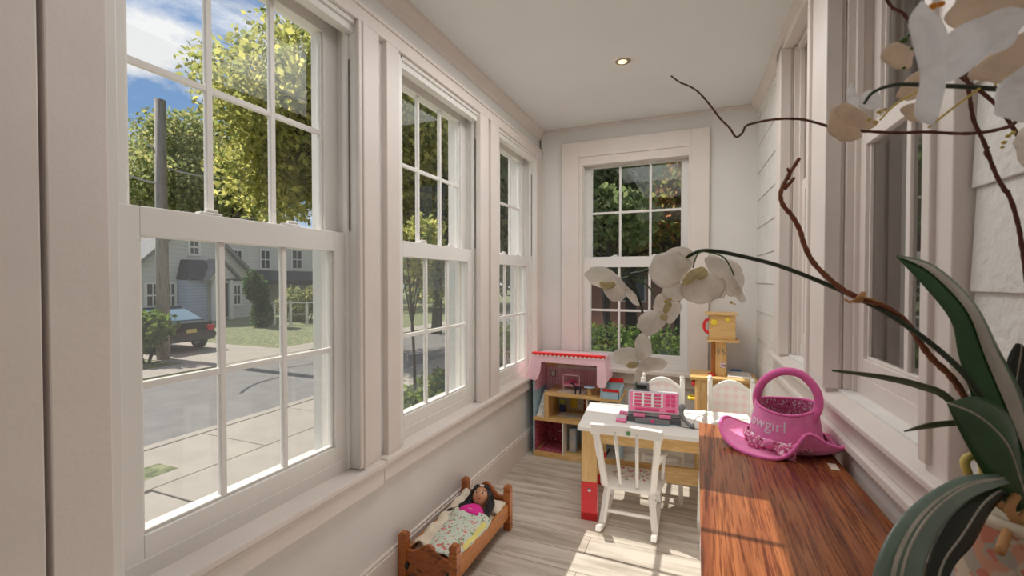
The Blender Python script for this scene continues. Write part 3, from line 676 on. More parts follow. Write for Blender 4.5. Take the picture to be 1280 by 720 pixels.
# utility pole and wires
pp = gp(203, 13.5); e = empty('utility_pole', pp, 0, 'weathered wooden utility pole standing across the street', 'utility pole')
MB().tube([pp-G*.1, pp+G*(6.55-GZ)], [.17, .14], 10).build('shaft', M['pole'], e, smooth=True)
MB().bar(pp+Vector((-.25, -.2, 6.3)), pp+Vector((-.15, .25, 6.3)), .06).build('bracket', M['steel'], e)
def wire(nm, a, b, sag, lab):
    a, b = Vector(a), Vector(b); pts = [a.lerp(b, t/14)-G*sag*4*(t/14)*(1-t/14) for t in range(15)]
    tag(MB().tube(pts, .028, 5).build(nm, M['wire']), lab, 'cable', 'overhead cables')
wire('overhead_cable', pp+G*5.7, at(420, 190, 19), .7, 'upper overhead cable running right from the utility pole')
wire('overhead_cable', pp+G*4.2, at(430, 245, 19), .4, 'lower overhead cable running right from the utility pole')
wire('overhead_cable', pp+G*5.2, at(90, 165, 12), .3, 'overhead cable running left from the utility pole')

# parked car
cx, cy = -15.4, 9.75
e = empty('parked_sedan', (cx-2.2, cy, GZ), 0, 'dark sedan parked on the driveway, rear towards the street', 'car')
sec = [(0, .42, .62, .80), (-.12, .32, .95, .86), (-.9, .28, 1.02, .90), (-3.4, .28, .98, .90), (-4.3, .30, .82, .86), (-4.55, .42, .62, .78)]
mb = MB(); ring = []
for x, z0, z1, wd in sec:
    ring += [Vector((cx+x, cy+sg*k, GZ+z)) for sg, k, z in ((-1, wd*.92, z0), (-1, wd, (z0+z1)/2), (-1, wd*.86, z1), (1, wd*.86, z1), (1, wd, (z0+z1)/2), (1, wd*.92, z0))]
fs = [(i*6+j, i*6+(j+1) % 6, (i+1)*6+(j+1) % 6, (i+1)*6+j) for i in range(5) for j in range(6)]+[tuple(range(6)), tuple(range(35, 29, -1))]
mb.add(ring, fs).build('body', M['car'], e, bevel=.05)
sec = [(-.55, 1.0, .76), (-1.45, 1.40, .62), (-2.7, 1.42, .62), (-3.55, .98, .76)]; mb = MB(); ring = []
for x, z, wd in sec: ring += [Vector((cx+x, cy-wd, GZ+z)), Vector((cx+x, cy+wd, GZ+z)), Vector((cx+x, cy+.8, GZ+.95)), Vector((cx+x, cy-.8, GZ+.95))]
mb.add(ring, [(i*4+j, i*4+(j+1) % 4, (i+1)*4+(j+1) % 4, (i+1)*4+j) for i in range(3) for j in range(4)]+[(0, 1, 2, 3), (15, 14, 13, 12)]).build('cabin_glass', M['carglass'], e, bevel=.04)
MB().box(cx-2.75, cx-1.4, cy-.62, cy+.62, GZ+1.40, GZ+1.44).build('roof', M['car'], e, bevel=.03)
for sg in (-1, 1):
    MB().box(cx-.12, cx+.02, cy+sg*.74-.2, cy+sg*.74+.12*(1) if sg < 0 else cy+.78, GZ+.66, GZ+.84).build('tail_light', M['taillight'], e, bevel=.03)
    for x in (-.85, -3.65):
        wv = Matrix.Translation((cx+x, cy+sg*.80, GZ+.32)) @ Matrix.Rotation(math.pi/2, 4, 'X')
        t = MB().lathe([(.2, -.1), (.32, -.1), (.33, 0), (.32, .1), (.2, .1)], 20); t.v = [wv @ q for q in t.v]; wh = t.build('wheel', M['rubber'], e, smooth=True)
        t = MB().lathe([(.05, -.11), (.2, -.105), (.2, .105), (.05, .11)], 14); t.v = [wv @ q for q in t.v]; t.build('hubcap', M['steel'], wh)
MB().box(cx-.02, cx+.035, cy-.16, cy+.16, GZ+.62, GZ+.74).build('number_plate', M['plate'], e)

# ------------------------------------------------------------------ desk
DH = .735
dk = empty('wooden_desk', (.2, 1.1, 0), 0, 'long glossy rosewood desk standing along the shingled wall', 'desk')
xr = lambda y: FR(Vector((3.38-y, -.05, 0))).x-.004
top = [(.008, .25), (xr(.25), .25), (xr(1.74), 1.74), (.0, 1.775)]
MB().prism(top, 2, DH-.03, DH).build('top', M['rosewood'], dk, bevel=.003)
MB().box(.03, xr(1.7)-.03, 1.70, 1.725, DH-.13, DH-.03).box(.03, .05, .30, 1.72, DH-.13, DH-.03).box(xr(.4)-.05, xr(.4)-.03, .30, 1.60, DH-.13, DH-.03).build('apron', M['oak_y'], dk, bevel=.002)
for x, y in ((.05, .32), (.40, .32), (.05, 1.70), (.36, 1.68)):
    MB().bar((x, y, 0), (x, y, DH-.03), .035, .035, w2=.05, h2=.05).build('leg', M['oak'], dk, bevel=.003)

# ------------------------------------------------------------------ play table
TR = math.radians(5)
t = empty('play_table', (-.585, 2.305, 0), TR, 'low white-topped pine play table with red-footed legs', 'table')
TW, TD, TZ = .885, .50, .49
MB().box(0, TW, 0, TD, TZ-.022, TZ).build('tabletop', M['white'], t, local=True, bevel=.004)
MB().box(.05, TW-.05, .02, .04, TZ-.085, TZ-.022).box(.05, TW-.05, TD-.04, TD-.02, TZ-.085, TZ-.022).build('apron', M['pine_h'], t, local=True, bevel=.002)
MB().box(.05, TW-.05, .215, .24, .16, .25).build('stretcher', M['pine_h'], t, local=True, bevel=.003)
for x in (.02, TW-.10): 
    MB().box(x+.02, x+.04, .06, TD-.06, .17, .24).build('side_rail', M['pine'], t, local=True, bevel=.003)
    for y in (.012, TD-.052):
        l = MB().box(x, x+.08, y, y+.04, .20, TZ-.022).build('leg', M['pine'], t, local=True, bevel=.003)
        MB().box(x-.001, x+.081, y-.001, y+.041, 0, .20).build('red_foot', M['red'], l, local=True, bevel=.002)
        MB().lathe([(.009, 0), (.009, .003), (.004, .005)], 12).build('bolt', M['steel'], l, local=True).matrix_local = Matrix.Translation((x+.042, y-.001, .16)) @ Matrix.Rotation(math.pi/2, 4, 'X')
TM = WM[t.name]

# ------------------------------------------------------------------ play chairs
def play_chair():
    e = empty('play_chair', (0, 0, 0)); W = .255; hw = W/2
    MB().box(-hw+.005, hw-.005, -.01, .27, .265, .285).build('seat', M['white'], e, local=True, bevel=.005)
    for sg in (-1, 1):
        x = sg*(hw-.0125)
        p_ = MB().box(x-.0135, x+.0135, -.035, -.008, 0, .645).build('back_post', M['white'], e, local=True, bevel=.004)
        MB().lathe([(.012, .645), (.015, .652), (.015, .66), (.009, .668), (.002, .67)], 12, (x, -.0215, 0)).build('finial', M['white'], p_, local=True, smooth=True)
        l = MB().bar((x, .25, 0), (x*.96, .245, .265), .024, .024).build('leg', M['white'], e, local=True, bevel=.003)
    arc = [(-hw+.025+(W-.05)*i/16, .60+.052*math.sin(math.pi*i/16)) for i in range(17)]
    MB().prism([(-hw+.02, .44), (hw-.02, .44)]+[(x, z-.018) for x, z in arc[::-1]], 1, -.024, -.014).build('back_panel', M['gingham'], e, local=True)
    rail = MB(); n = len(arc)
    rail.prism(arc+[(x, z-.026) for x, z in arc[::-1]], 1, -.030, -.009)
    rail.build('top_rail', M['white'], e, local=True, bevel=.003)
    MB().box(-hw+.02, hw-.02, -.03, -.01, .41, .445).build('lower_rail', M['white'], e, local=True, bevel=.003)
    MB().box(-hw+.015, hw-.015, -.026, -.012, .13, .15).box(-hw+.02, hw-.02, .242, .256, .13, .15).build('stretcher', M['white'], e, local=True, bevel=.003)
    return e
def copy_tree(o, parent=None):
    c = o.copy(); COL.objects.link(c); c.parent = parent
    if parent is None: pass
    for ch in list(o.children): copy_tree(ch, c)
    return c
c1 = play_chair(); spots = [((-.21, 2.93, 0), math.pi+.02, 'white play chair with pink checked back behind the cash register'),
    ((.175, 2.99, 0), math.pi-.03, 'white play chair with pink checked back in front of the toy kitchen'),
    ((.135, 2.215, 0), .06, 'white play chair with arched back between the table and the end of the desk')]
chairs = [c1, copy_tree(c1), copy_tree(c1)]
for o, (l, a, lb) in zip(chairs, spots): o.location = l; o.rotation_euler = (0, 0, a); tag(o, lb, 'chair', 'white play chairs around the play table')

# ------------------------------------------------------------------ rocking chair
e = empty('rocking_chair', (-.318, 2.195, 0), .02, 'small white spindle-back rocking chair with painted flowers on its seat', 'chair')
hw = .128
seat = []
for i in range(28):
    a = 2*math.pi*i/28; cx_, sy_ = math.cos(a), math.sin(a); k = 4
    x = .165*abs(cx_)**(2/k)*math.copysign(1, cx_); y = .16*abs(sy_)**(2/k)*math.copysign(1, sy_); seat.append((x*(1-.06*(y < 0)), .235+y))
M['seatpaint'] = pattern('painted_flower_seat', C(238, 232, 222), [(C(206, 120, 130), 1, .56), (C(140, 156, 110), 1.3, .62)], 60)
st_ = MB().prism(seat, 2, .205, .225).build('seat', M['white'], e, local=True, bevel=.006)
fl_ = [(x*.62, .25+(y-.235)*.5) for x, y in seat]
MB().prism(fl_, 2, .2252, .2258).build('painted_flowers', M['seatpaint'], st_, local=True)
for sg in (-1, 1):
    x = sg*hw
    rk = [(x, -.03+.5*i/10, .012+.09*(abs(i/10-.42)/.58)**2.2 - .0) for i in range(11)]
    mb = MB()
    for i in range(10): mb.bar(rk[i], rk[i+1], .024, .026)
    mb.build('rocker', M['white'], e, local=True, bevel=.003)
    MB().bar((x, .07, .022), (sg*.105, .11, .208), .026, .026).build('leg', M['white'], e, local=True, bevel=.004)
    MB().bar((x, .345, .06), (sg*.11, .34, .208), .026, .026).build('leg', M['white'], e, local=True, bevel=.004)
    MB().bar((sg*.115, .095, .222), (sg*.145, -.02, .53), .030, .022).build('back_post', M['white'], e, local=True, bevel=.004)
    MB().tube([(sg*.04, .095, .222), (sg*.05, -.02, .53)], .0085, 8).build('spindle', M['white'], e, local=True, smooth=True)
    ar = MB().bar((sg*.137, .035, .385), (sg*.165, .25, .365), .028, .014).build('arm', M['white'], e, local=True, bevel=.004)
    MB().bar((sg*.15, .24, .225), (sg*.16, .235, .36), .016, .016).build('arm_support', M['white'], ar, local=True, bevel=.003)
MB().bar((-hw, .095, .09), (hw, .095, .09), .013, .013).build('stretcher', M['white'], e, local=True); MB().bar((-hw*.95, .34, .11), (hw*.95, .34, .11), .013, .013).build('stretcher', M['white'], e, local=True)
tr_ = MB().grid(lambda u, v: Vector((-.165+.33*u, -.027+.018*math.sin(math.pi*u)-.02*v*0-.008*v, .512+.050*v)), 14, 4)
rl = tr_.build('top_rail', M['white'], e, local=True, solid=.022, bevel=.004)
MB().lathe([(.010, 0), (.010, .003), (.004, .005)], 12).build('painted_bud', pm('green_paint', C(90, 150, 80), .4), rl, local=True).matrix_local = Matrix.Translation((.012, -.026, .53)) @ Matrix.Rotation(math.pi/2, 4, 'X')

# ------------------------------------------------------------------ toy cash register on the table
e = empty('toy_cash_register', TM @ Vector((.245, .15, TZ)), TR, 'pink and grey toy cash register on the play table', 'cash register')
MB().prism([(0, 0), (.27, 0), (.27, .035), (0, .035)], 1, .0, .22).build('base', M['dgrey'], e, local=True, bevel=.006)
MB().box(-.002, .272, -.002, .2, 0, .006).build('base_skirt', M['ltblue'], e, local=True, bevel=.002)
d_ = MB().box(.04, .215, -.012, .01, .008, .030).build('cash_drawer', M['grey'], e, local=True, bevel=.003)
MB().lathe([(.009, 0), (.009, .004), (.005, .006)], 14).build('drawer_button', M['hotpink'], d_, local=True).matrix_local = Matrix.Translation((.128, -.012, .02)) @ Matrix.Rotation(math.pi/2, 4, 'X')
for x in (.03, .16):
    MB().box(x, x+.06, -.006, .03, .034, .050).build('tab', M['pink'], e, local=True, bevel=.004)
# sloping key panel
P0 = Vector((.002, .02, .052)); U = Vector((1, 0, 0)); V = Vector((0, .055, .095)).normalized(); Wn = U.cross(V); PH = .115; PW = .262
PT_ = lambda q: P0+U*q[0]+V*q[1]+Wn*q[2]
MB().hexa([Vector(p) for p in ((0, .02, .035), (.264, .02, .035), (.264, .19, .035), (0, .19, .035), (.006, .075, .15), (.258, .075, .15), (.258, .13, .15), (.006, .13, .15))]).build('housing', M['lgrey'], e, local=True, bevel=.006)
pn = MB().box(0, PW, 0, PH, 0, .010, T=PT_).build('key_panel', M['lgrey'], e, local=True, bevel=.004)
MB().box(.006, PW-.006, .006, PH-.006, .010, .0112, T=PT_).build('pink_face', M['pink'], pn, local=True)
MB().box(.024, .178, .030, PH-.008, .0112, .0122, T=PT_).build('key_field', M['white'], pn, local=True)
for i in range(3):
    for j in range(4):
        x = .032+i*.050; y = .034+j*.0185; MB().box(x, x+.037, y, y+.0125, .0122, .0165, T=PT_).build('key', M['hotpink'], pn, local=True, bevel=.003)
for i in range(2):
    for j in range(3):
        x = .192+i*.028; y = .040+j*.023; MB().box(x, x+.020, y, y+.017, .0112, .0160, T=PT_).build('key', M['hotpink'], pn, local=True, bevel=.003)
for x0, x1 in ((.036, .16), (.196, .238)):
    MB().box(x0, x1, .012, .024, .0112, .0155, T=PT_).build('key', M['hotpink'], pn, local=True, bevel=.003)
ps = MB().box(.055, .075, .10, .115, .14, .155).box(.03, .11, .095, .125, .148, .192).build('display', M['grey'], e, local=True, bevel=.004)
MB().box(.042, .098, .0935, .096, .162, .182).build('display_screen', M['black'], ps, local=True)
# its hand scanner and lead
b0 = TM @ Vector((.53, .19, TZ)); e = empty('toy_scanner', b0, TR, 'grey curved toy hand scanner leaning beside the cash register', 'scanner')
pts = cr([(0, .01, .095), (-.012, 0, .088), (-.016, -.01, .065), (.0, -.03, .035), (.03, -.045, .012), (.045, -.05, .012)], 4)
MB().tube(pts, [.013+.004*math.sin(i*.35) for i in range(len(pts))], 10).build('handle', M['grey'], e, local=True, smooth=True)
pts = cr([(.045, -.05, .012), (.05, -.02, .03), (.075, .02, .045), (.10, .02, .03), (.105, -.03, .006), (.07, -.06, .004), (.0, -.055, .004), (-.05, -.03, .004)], 5)
MB().tube(pts, .0016, 6).build('lead', M['black'], e, local=True)
# card terminal
e = empty('toy_card_terminal', TM @ Vector((.185, .13, TZ)), TR-.15, 'small pink toy card terminal beside the cash register', 'card terminal')
bd = MB().hexa([Vector(p) for p in ((0, 0, 0), (.052, 0, 0), (.052, .10, 0), (0, .10, 0), (0, 0, .014), (.052, 0, .014), (.052, .10, .040), (0, .10, .040))]).build('body', M['pink'], e, local=True, bevel=.004)
PT2 = lambda q: Vector((q[0], q[1], .0145+q[1]*.26+q[2]))
MB().box(.005, .047, .02, .085, 0, .001, T=PT2).build('face', M['lgrey'], bd, local=True)
for i in range(3):
    for j in range(2):
        MB().box(.008+i*.013, .018+i*.013, .050+j*.017, .061+j*.017, .001, .004, T=PT2).build('key', M['hotpink'], bd, local=True, bevel=.001)

# ------------------------------------------------------------------ dollhouse
DX, DY = -1.095, 3.045
e = empty('dollhouse', (DX, DY, 0), 0, 'pink-roofed wooden dollhouse with open rooms on the floor in the far corner', 'dollhouse')
WD, DP = .49, .29
MB().box(0, WD, DP-.008, DP, .02, .66).build('back_board', M['wallpaper'], e, local=True)
sl_ = MB().box(0, .010, 0, DP, 0, .60).build('side_panel', M['ltblue'], e, local=True, bevel=.001)
MB().box(WD-.010, WD, 0, DP, 0, .60).build('side_panel', M['ltblue'], e, local=True, bevel=.001)
for x in (.0105, WD-.0125): MB().box(x, x+.002, .012, DP-.008, .46, .62).build('inner_wall', M['wallpaper'], e, local=True)
for x in (.0105,): MB().box(x, x+.002, .012, DP-.008, .03, .25).build('inner_wall', M['roomred'], e, local=True)
MB().box(0, WD, -.004, DP, 0, .028).build('floor_board', M['pine_h'], e, local=True, bevel=.002)
MB().box(0, WD+.01, -.006, DP, .255, .275).build('floor_board', M['pine_h'], e, local=True, bevel=.002)
MB().box(.085, WD+.125, -.006, DP, .437, .455).build('floor_board', M['pine_h'], e, local=True, bevel=.002)
MB().box(.085, .115, -.006, .012, .275, .437).box(.085, .105, .012, DP-.01, .275, .437).build('post', M['pine'], e, local=True, bevel=.002)
MB().box(.215, .223, .0, DP-.01, .028, .255).build('partition', M['white'], e, local=True)
MB().box(.385, .393, .0, DP-.01, .275, .437).build('partition', M['white'], e, local=True)
MB().box(.012, .215, DP-.012, DP-.009, .028, .255).box(.025, .21, .03, DP-.02, .0285, .030).build('red_room', M['roomred'], e, local=True)
MB().box(.223, WD-.01, DP-.012, DP-.009, .028, .255).build('blue_room', M['ltblue'], e, local=True)
kp = MB().box(.105, .385, DP-.012, DP-.009, .275, .437).build('kitchen_room', M['kitchenpaper'], e, local=True)
MB().box(.20, .25, DP-.014, DP-.012, .29, .36).build('painted_hearth', M['yellow'], kp, local=True); MB().box(.30, .345, DP-.015, DP-.012, .285, .435).build('painted_chimney', M['brickpaper'], kp, local=True)
MB().box(.15, .33, .08, .2, .2755, .2770).build('rug', M['kitchenpaper'], e, local=True)
MB().box(.16, .36, .05, .2, .4555, .457).build('rug', M['sheet'], e, local=True)
MB().box(.01, WD-.01, DP-.03, DP-.008, .60, .625).build('beam', M['pine_h'], e, local=True)
pf = MB().box(.045, .085, DP-.016, DP-.008, .515, .565).build('framed_print', M['grey'], e, local=True); MB().box(.051, .079, DP-.018, DP-.016, .521, .559).build('print', M['white'], pf, local=True)
# roof: two slopes behind a flared front fascia
r_ = MB().box(-.005, WD+.005, 0, DP, .705, .715).build('roof', M['house_pink'], e, local=True)
MB().hexa([Vector(p) for p in ((-.028, 0, .545), (-.018, 0, .545), (-.018, DP, .545), (-.028, DP, .545), (.012, 0, .71), (.024, 0, .71), (.024, DP, .71), (.012, DP, .71))]).build('roof_slope', M['house_pink'], r_, local=True)
MB().hexa([Vector(p) for p in ((WD+.018, 0, .56), (WD+.028, 0, .56), (WD+.028, DP, .56), (WD+.018, DP, .56), (WD-.02, 0, .71), (WD-.008, 0, .71), (WD-.008, DP, .71), (WD-.02, DP, .71))]).build('roof_slope', M['house_pink'], r_, local=True)
fo = [(.0, .725), (WD+.02, .725), (WD+.03, .60), (WD+.03, .545), (WD+.02, .528), (WD-.02, .528), (WD-.032, .545), (WD-.032, .672), (.065, .672), (.055, .60), (.04, .555), (.02, .538), (-.045, .55), (-.05, .565), (-.012, .70)]
MB().prism(fo, 1, -.014, -.004).build('fascia', M['house_pink'], r_, local=True, bevel=.002)
rd = MB().box(-.002, WD+.022, -.02, .015, .722, .742).build('ridge_strip', M['red'], r_, local=True, bevel=.003)
for k in range(17):
    MB().lathe([(.0075, 0), (.0075, .002)], 10).build('scallop', M['white'], rd, local=True).matrix_local = Matrix.Translation((.012+k*.0305, -.020, .7225)) @ Matrix.Rotation(math.pi/2, 4, 'X') if k % 1 == 0 else Matrix()
# staircase and balcony
stp = [(.02, .275)]
for k in range(8): stp += [(.018+k*.0008, .275+k*.02), ]
sb = MB()
for k in range(8): sb.box(.022, .078, .015+k*.022, .015+(k+1)*.022, .275, .295+k*.0195)
sb.build('staircase', M['white'], e, local=True, bevel=.002)
bl = MB().box(WD+.005, WD+.115, -.004, .004, .455, .51).box(WD+.107, WD+.115, -.004, .2, .455, .51).box(WD+.0, WD+.115, .19, .2, .455, .545).build('balcony', M['ltblue'], e, local=True, bevel=.002)
MB().box(WD+.005, WD+.115, -.008, -.004, .505, .523).build('balcony_awning', M['red'], bl, local=True); MB().box(WD+.01, WD+.115, .184, .19, .53, .56).build('balcony_awning', M['red'], bl, local=True)
MB().box(WD+.107, WD+.115, -.004, .2, .0, .437).build('outer_post', M['ltblue'], e, local=True)
def dh(name, loc, label, cat): return empty(name, Vector((DX, DY, 0))+Vector(loc), 0, label, cat, 'toy furniture in the dollhouse')
f = dh('toy_bunk_bed', (.185, .12, .457), 'tiny pink canopy bed on the top floor of the dollhouse', 'toy bed')
for x in (0, .118): MB().box(x, x+.006, 0, .006, 0, .115).box(x, x+.006, .08, .086, 0, .115).build('post', M['house_pink'], f, local=True)
MB().box(.004, .12, 0, .086, .030, .040).build('bed_base', M['house_pink'], f, local=True); MB().box(.006, .118, .003, .083, .040, .052).build('mattress', M['pink'], f, local=True, bevel=.003)
MB().box(0, .124, 0, .086, .108, .116).build('canopy', M['house_pink'], f, local=True); MB().box(.04, .08, .02, .06, .052, .066).build('pillow', M['hotpink'], f, local=True, bevel=.004)
f = dh('toy_horse', (.315, .04, .4565), 'tiny black toy horse standing on the top floor of the dollhouse', 'toy horse')
mb = MB().ell((0, 0, .045), (.024, .010, .012)).tube(cr([(-.018, 0, .048), (-.03, 0, .062), (-.034, 0, .074)], 3), [.010, .009, .008, .007, .006, .006, .005], 8).ell((-.042, 0, .073), (.013, .005, .006))
for x, y in ((-.017, .006), (-.017, -.006), (.017, .006), (.017, -.006)): mb.tube([(x, y, .044), (x+.002, y, .022), (x, y, 0)], [.006, .004, .0035], 6)
mb.tube([(.022, 0, .05), (.032, 0, .04), (.033, 0, .018)], [.003, .004, .002], 6)
mb.build('body', M['black'], f, local=True, smooth=True)
f = dh('toy_round_table', (.395, .05, .4565), 'tiny round pale blue table on the top floor of the dollhouse', 'toy table')
MB().lathe([(.034, .052), (.036, .055), (.034, .058)], 20, sx=1.1).build('tabletop', M['ltblue'], f, local=True, smooth=True); MB().lathe([(.02, 0), (.016, .01), (.012, .03), (.018, .052)], 14).build('pedestal', M['pine'], f, local=True, smooth=True)
f = dh('toy_chair', (.445, .10, .4565), 'tiny wooden chair with red heart back beside the round toy table', 'toy chair')
MB().box(-.02, .02, 0, .035, .028, .034).build('seat', M['pine'], f, local=True)
for x in (-.018, .014):
    for y in (0, .031): MB().box(x, x+.004, y, y+.004, 0, .028 if y == 0 else .07).build('leg', M['pine'], f, local=True)
MB().ell((-.008, .034, .075), (.012, .004, .012)).ell((.008, .034, .075), (.012, .004, .012)).ell((0, .034, .064), (.012, .004, .013)).build('heart_back', M['red'], f, local=True, smooth=True)
f = dh('toy_potted_plant', (.16, .20, .2755), 'tiny blue pot with yellow-green plant on the middle floor of the dollhouse', 'toy plant')
MB().box(-.02, .02, -.015, .015, 0, .05).build('pot', pm('navy_paint', C(50, 60, 120), .5), f, local=True, bevel=.003)
mb = MB()
for k in range(9): mb.tube([(0, 0, .05), (.012*math.cos(k*2.4), .008*math.sin(k*2.4), .075), (.026*math.cos(k*2.4), .014*math.sin(k*2.4), .088+.004*(k % 3))], [.003, .006, .001], 5)
mb.build('leaves', pm('lime_plastic', C(190, 200, 60), .5), f, local=True)
f = dh('toy_refrigerator', (.24, .09, .0285), 'tiny grey-white refrigerator on the ground floor of the dollhouse', 'toy refrigerator')
MB().box(0, .05, 0, .05, 0, .165).build('body', M['ltblue'], f, local=True, bevel=.003)
for z0, z1 in ((.01, .09), (.095, .155)):
    dd = MB().box(.003, .047, -.005, 0, z0, z1).build('door', M['lgrey'], f, local=True, bevel=.002); MB().box(.009, .013, -.009, -.005, z0+.02, z1-.02).build('handle', M['yellow'], dd, local=True)
f = dh('toy_armchair', (.36, .10, .0285), 'tiny orange-red armchair on the ground floor of the dollhouse', 'toy chair')
MB().box(0, .07, 0, .06, 0, .04).build('seat', M['red'], f, local=True, bevel=.006); MB().box(0, .07, .05, .065, .03, .10).build('backrest', M['red'], f, local=True, bevel=.006)

# ------------------------------------------------------------------ toy kitchen
KX, KY = -.045, 3.10
e = empty('toy_kitchen', (KX, KY, 0), 0, 'pine toy kitchen with raised oven box and white sink in the far corner', 'toy kitchen')
KW, KD, KZ = .375, .245, .64
MB().box(.02, KW-.02, 0, KD, .03, KZ-.02).build('cabinet', M['pine'], e, local=True, bevel=.002)
MB().box(-.012, KW, -.015, KD, KZ-.02, KZ).build('worktop', M['pine_h'], e, local=True, bevel=.004)
MB().box(.03, .05, -.008, 0, .03, KZ-.02).box(KW-.05, KW-.03, -.008, 0, .03, KZ-.02).build('stile', M['pine'], e, local=True, bevel=.002)
MB().box(.02, KW-.02, .01, KD-.01, 0, .03).build('plinth', M['pine'], e, local=True)
MB().box(.02, .12, .04, .20, KZ, KZ+.008).build('hob_board', M['pine_h'], e, local=True, bevel=.002)
sk = MB().box(.21, .345, .03, .04, KZ-.005, KZ+.012).box(.21, .345, .19, .20, KZ-.005, KZ+.012).box(.21, .22, .04, .19, KZ-.005, KZ+.012).box(.335, .345, .04, .19, KZ-.005, KZ+.012).box(.22, .335, .04, .19, KZ-.002, KZ+.003).build('sink', M['white'], e, local=True, bevel=.003)
MB().box(.14, .205, .085, .155, KZ, .87).build('column', M['pine'], e, local=True, bevel=.003)
MB().box(.115, .14, .12, .15, KZ, .87).build('column_backing', M['oak_y'], e, local=True)
ox = MB().box(.10, .25, .02, .17, .875, 1.03).build('oven_box', M['pine_h'], e, local=True, bevel=.003)
MB().box(.075, .262, .005, .185, 1.03, 1.043).build('box_top', M['pine_h'], ox, local=True, bevel=.003)
MB().box(.09, .272, .0, .185, .862, .876).build('box_shelf', M['pine_h'], ox, local=True, bevel=.003)
MB().tube(cr([(.10, .03, .915), (.078, .03, .93), (.070, .03, .96), (.078, .03, .99), (.10, .03, 1.005)], 5), .009, 8).build('handle', M['red'], ox, local=True, smooth=True)
for x, z, r0 in ((.128, .985, .019), (.205, 1.005, .014)):
    MB().lathe([(r0, 0), (r0, .004), (r0*.6, .006)], 14).build('yellow_sticker', M['yellow'], ox, local=True).matrix_local = Matrix.Translation((x, .02, z)) @ Matrix.Rotation(math.pi/2, 4, 'X')
MB().lathe([(.024, 0), (.024, .012), (.015, .016)], 16, (.118, .07, KZ)).build('red_knob', M['red'], e, local=True, smooth=True)
kn = MB().lathe([(.02, 0), (.022, .012), (.012, .02)], 14).build('knob', M['red'], e, local=True); kn.matrix_local = Matrix.Translation((.02, .06, .585)) @ Matrix.Rotation(-math.pi/2, 4, 'Y')
MB().tube(cr([(.02, .03, .49), (-.012, .03, .49), (-.012, .10, .49), (.02, .10, .49)], 4), .010, 8).build('yellow_handle', M['yellow'], e, local=True, smooth=True)
MB().box(.168, .198, .084, .0855, .69, .725).build('purple_sticker', pattern('violet_print', C(220, 210, 220), [(C(70, 60, 130), 1, .5), (C(190, 60, 110), 1.2, .6)], 90), e, local=True)
def text(body, size, mat, parent, M_, name, ext=.001):
    cu = bpy.data.curves.new(name, 'FONT'); cu.body = body; cu.size = size; cu.extrude = ext; cu.align_x = 'CENTER'
    o = bpy.data.objects.new(name, cu); COL.objects.link(o)
    dg = bpy.context.evaluated_depsgraph_get(); me = bpy.data.meshes.new_from_object(o.evaluated_get(dg)); bpy.data.objects.remove(o)
    me.materials.clear(); me.materials.append(mat)
    for v in me.vertices: v.co = M_(v.co) if callable(M_) else M_ @ v.co
    o = bpy.data.objects.new(name, me); COL.objects.link(o); o.parent = parent; return o
text('15', .052, M['grey'], e, Matrix.Translation((.172, .0845, .775)) @ Matrix.Rotation(math.pi/2, 4, 'X'), 'lettering')
tag(MB().box(KX+.235, KX+.30, KY+.205, KY+.235, KZ, KZ+.022).build('toy_towel', M['blue'], bevel=.006), 'small folded blue cloth behind the sink of the toy kitchen', 'cloth')

# ------------------------------------------------------------------ doll bed with doll
bx0, bx1, by0, by1 = -1.139, -.864, 1.530, 2.10
e = empty('doll_bed', ((bx0+bx1)/2, (by0+by1)/2, 0), 0, 'stained oak doll bed on the floor under the street windows', 'doll bed')
pw = .036
for x in (bx0, bx1-pw):
    for y, h_ in ((by0, .215), (by1-pw, .225)):
        cxp, cyp = x+pw/2, y+pw/2
        mb = MB().box(x, x+pw, y, y+pw, 0, h_-.03).box(x+.002, x+pw-.002, y+.002, y+pw-.002, h_-.03, h_-.026)
        q = [(x, y), (x+pw, y), (x+pw, y+pw), (x, y+pw)]; k = .55
        mb.hexa([Vector((a, b_, h_-.026)) for a, b_ in q]+[Vector((a, b_, h_-.008)) for a, b_ in q])
        mb.hexa([Vector((a, b_, h_-.008)) for a, b_ in q]+[Vector((cxp+(a-cxp)*k, cyp+(b_-cyp)*k, h_)) for a, b_ in q])
        mb.build('post', M['oak'], e, bevel=.002)
def board(z0, zlow, zhi, y, nm):
    n = 24; arc = []
    for i in range(n+1):
        u = i/n; k = math.sin(math.pi*u)**2; k = .5-.5*math.cos(2*math.pi*u); k = k**1.1-.18*math.sin(2*math.pi*u)**2
        arc.append((bx0+pw+(bx1-bx0-2*pw)*u, zlow+(zhi-zlow)*k))
    MB().prism([(bx0+pw-.004, z0), (bx1-pw+.004, z0)]+arc[::-1], 1, y, y+.016).build(nm, M['oak_h'], e, bevel=.002)
board(.045, .145, .185, by0+.010, 'footboard'); board(.045, .165, .222, by1-.026, 'headboard')
for x in (bx0+.010, bx1-.026):
    MB().box(x, x+.016, by0+pw-.004, by1-pw+.004, .065, .135).build('side_rail', M['oak_y'], e, bevel=.002)
MB().box(bx0+.026, bx1-.026, by0+.026, by1-.026, .055, .067).build('slat_base', M['oak_y'], e)
for x in (bx0+pw+.004, bx1-pw-.004):
    MB().ell((x, by0+.006, .085), (.009, .010, .016)).build('rubber_bumper', M['black'], e, smooth=True)
ms = MB().grid(lambda u, v: Vector((bx0+.028+(bx1-bx0-.056)*u, by0+.03+(by1-by0-.06)*v, .115+.008*math.sin(9*u+4*v)*math.sin(7*v)-.03*(abs(2*u-1)**8)-.03*(abs(2*v-1)**10))), 20, 30)
o = ms.build('mattress', M['sheet'], None, smooth=True, solid=.03); tag(o, 'cream rumpled mattress sheet inside the doll bed', 'mattress')
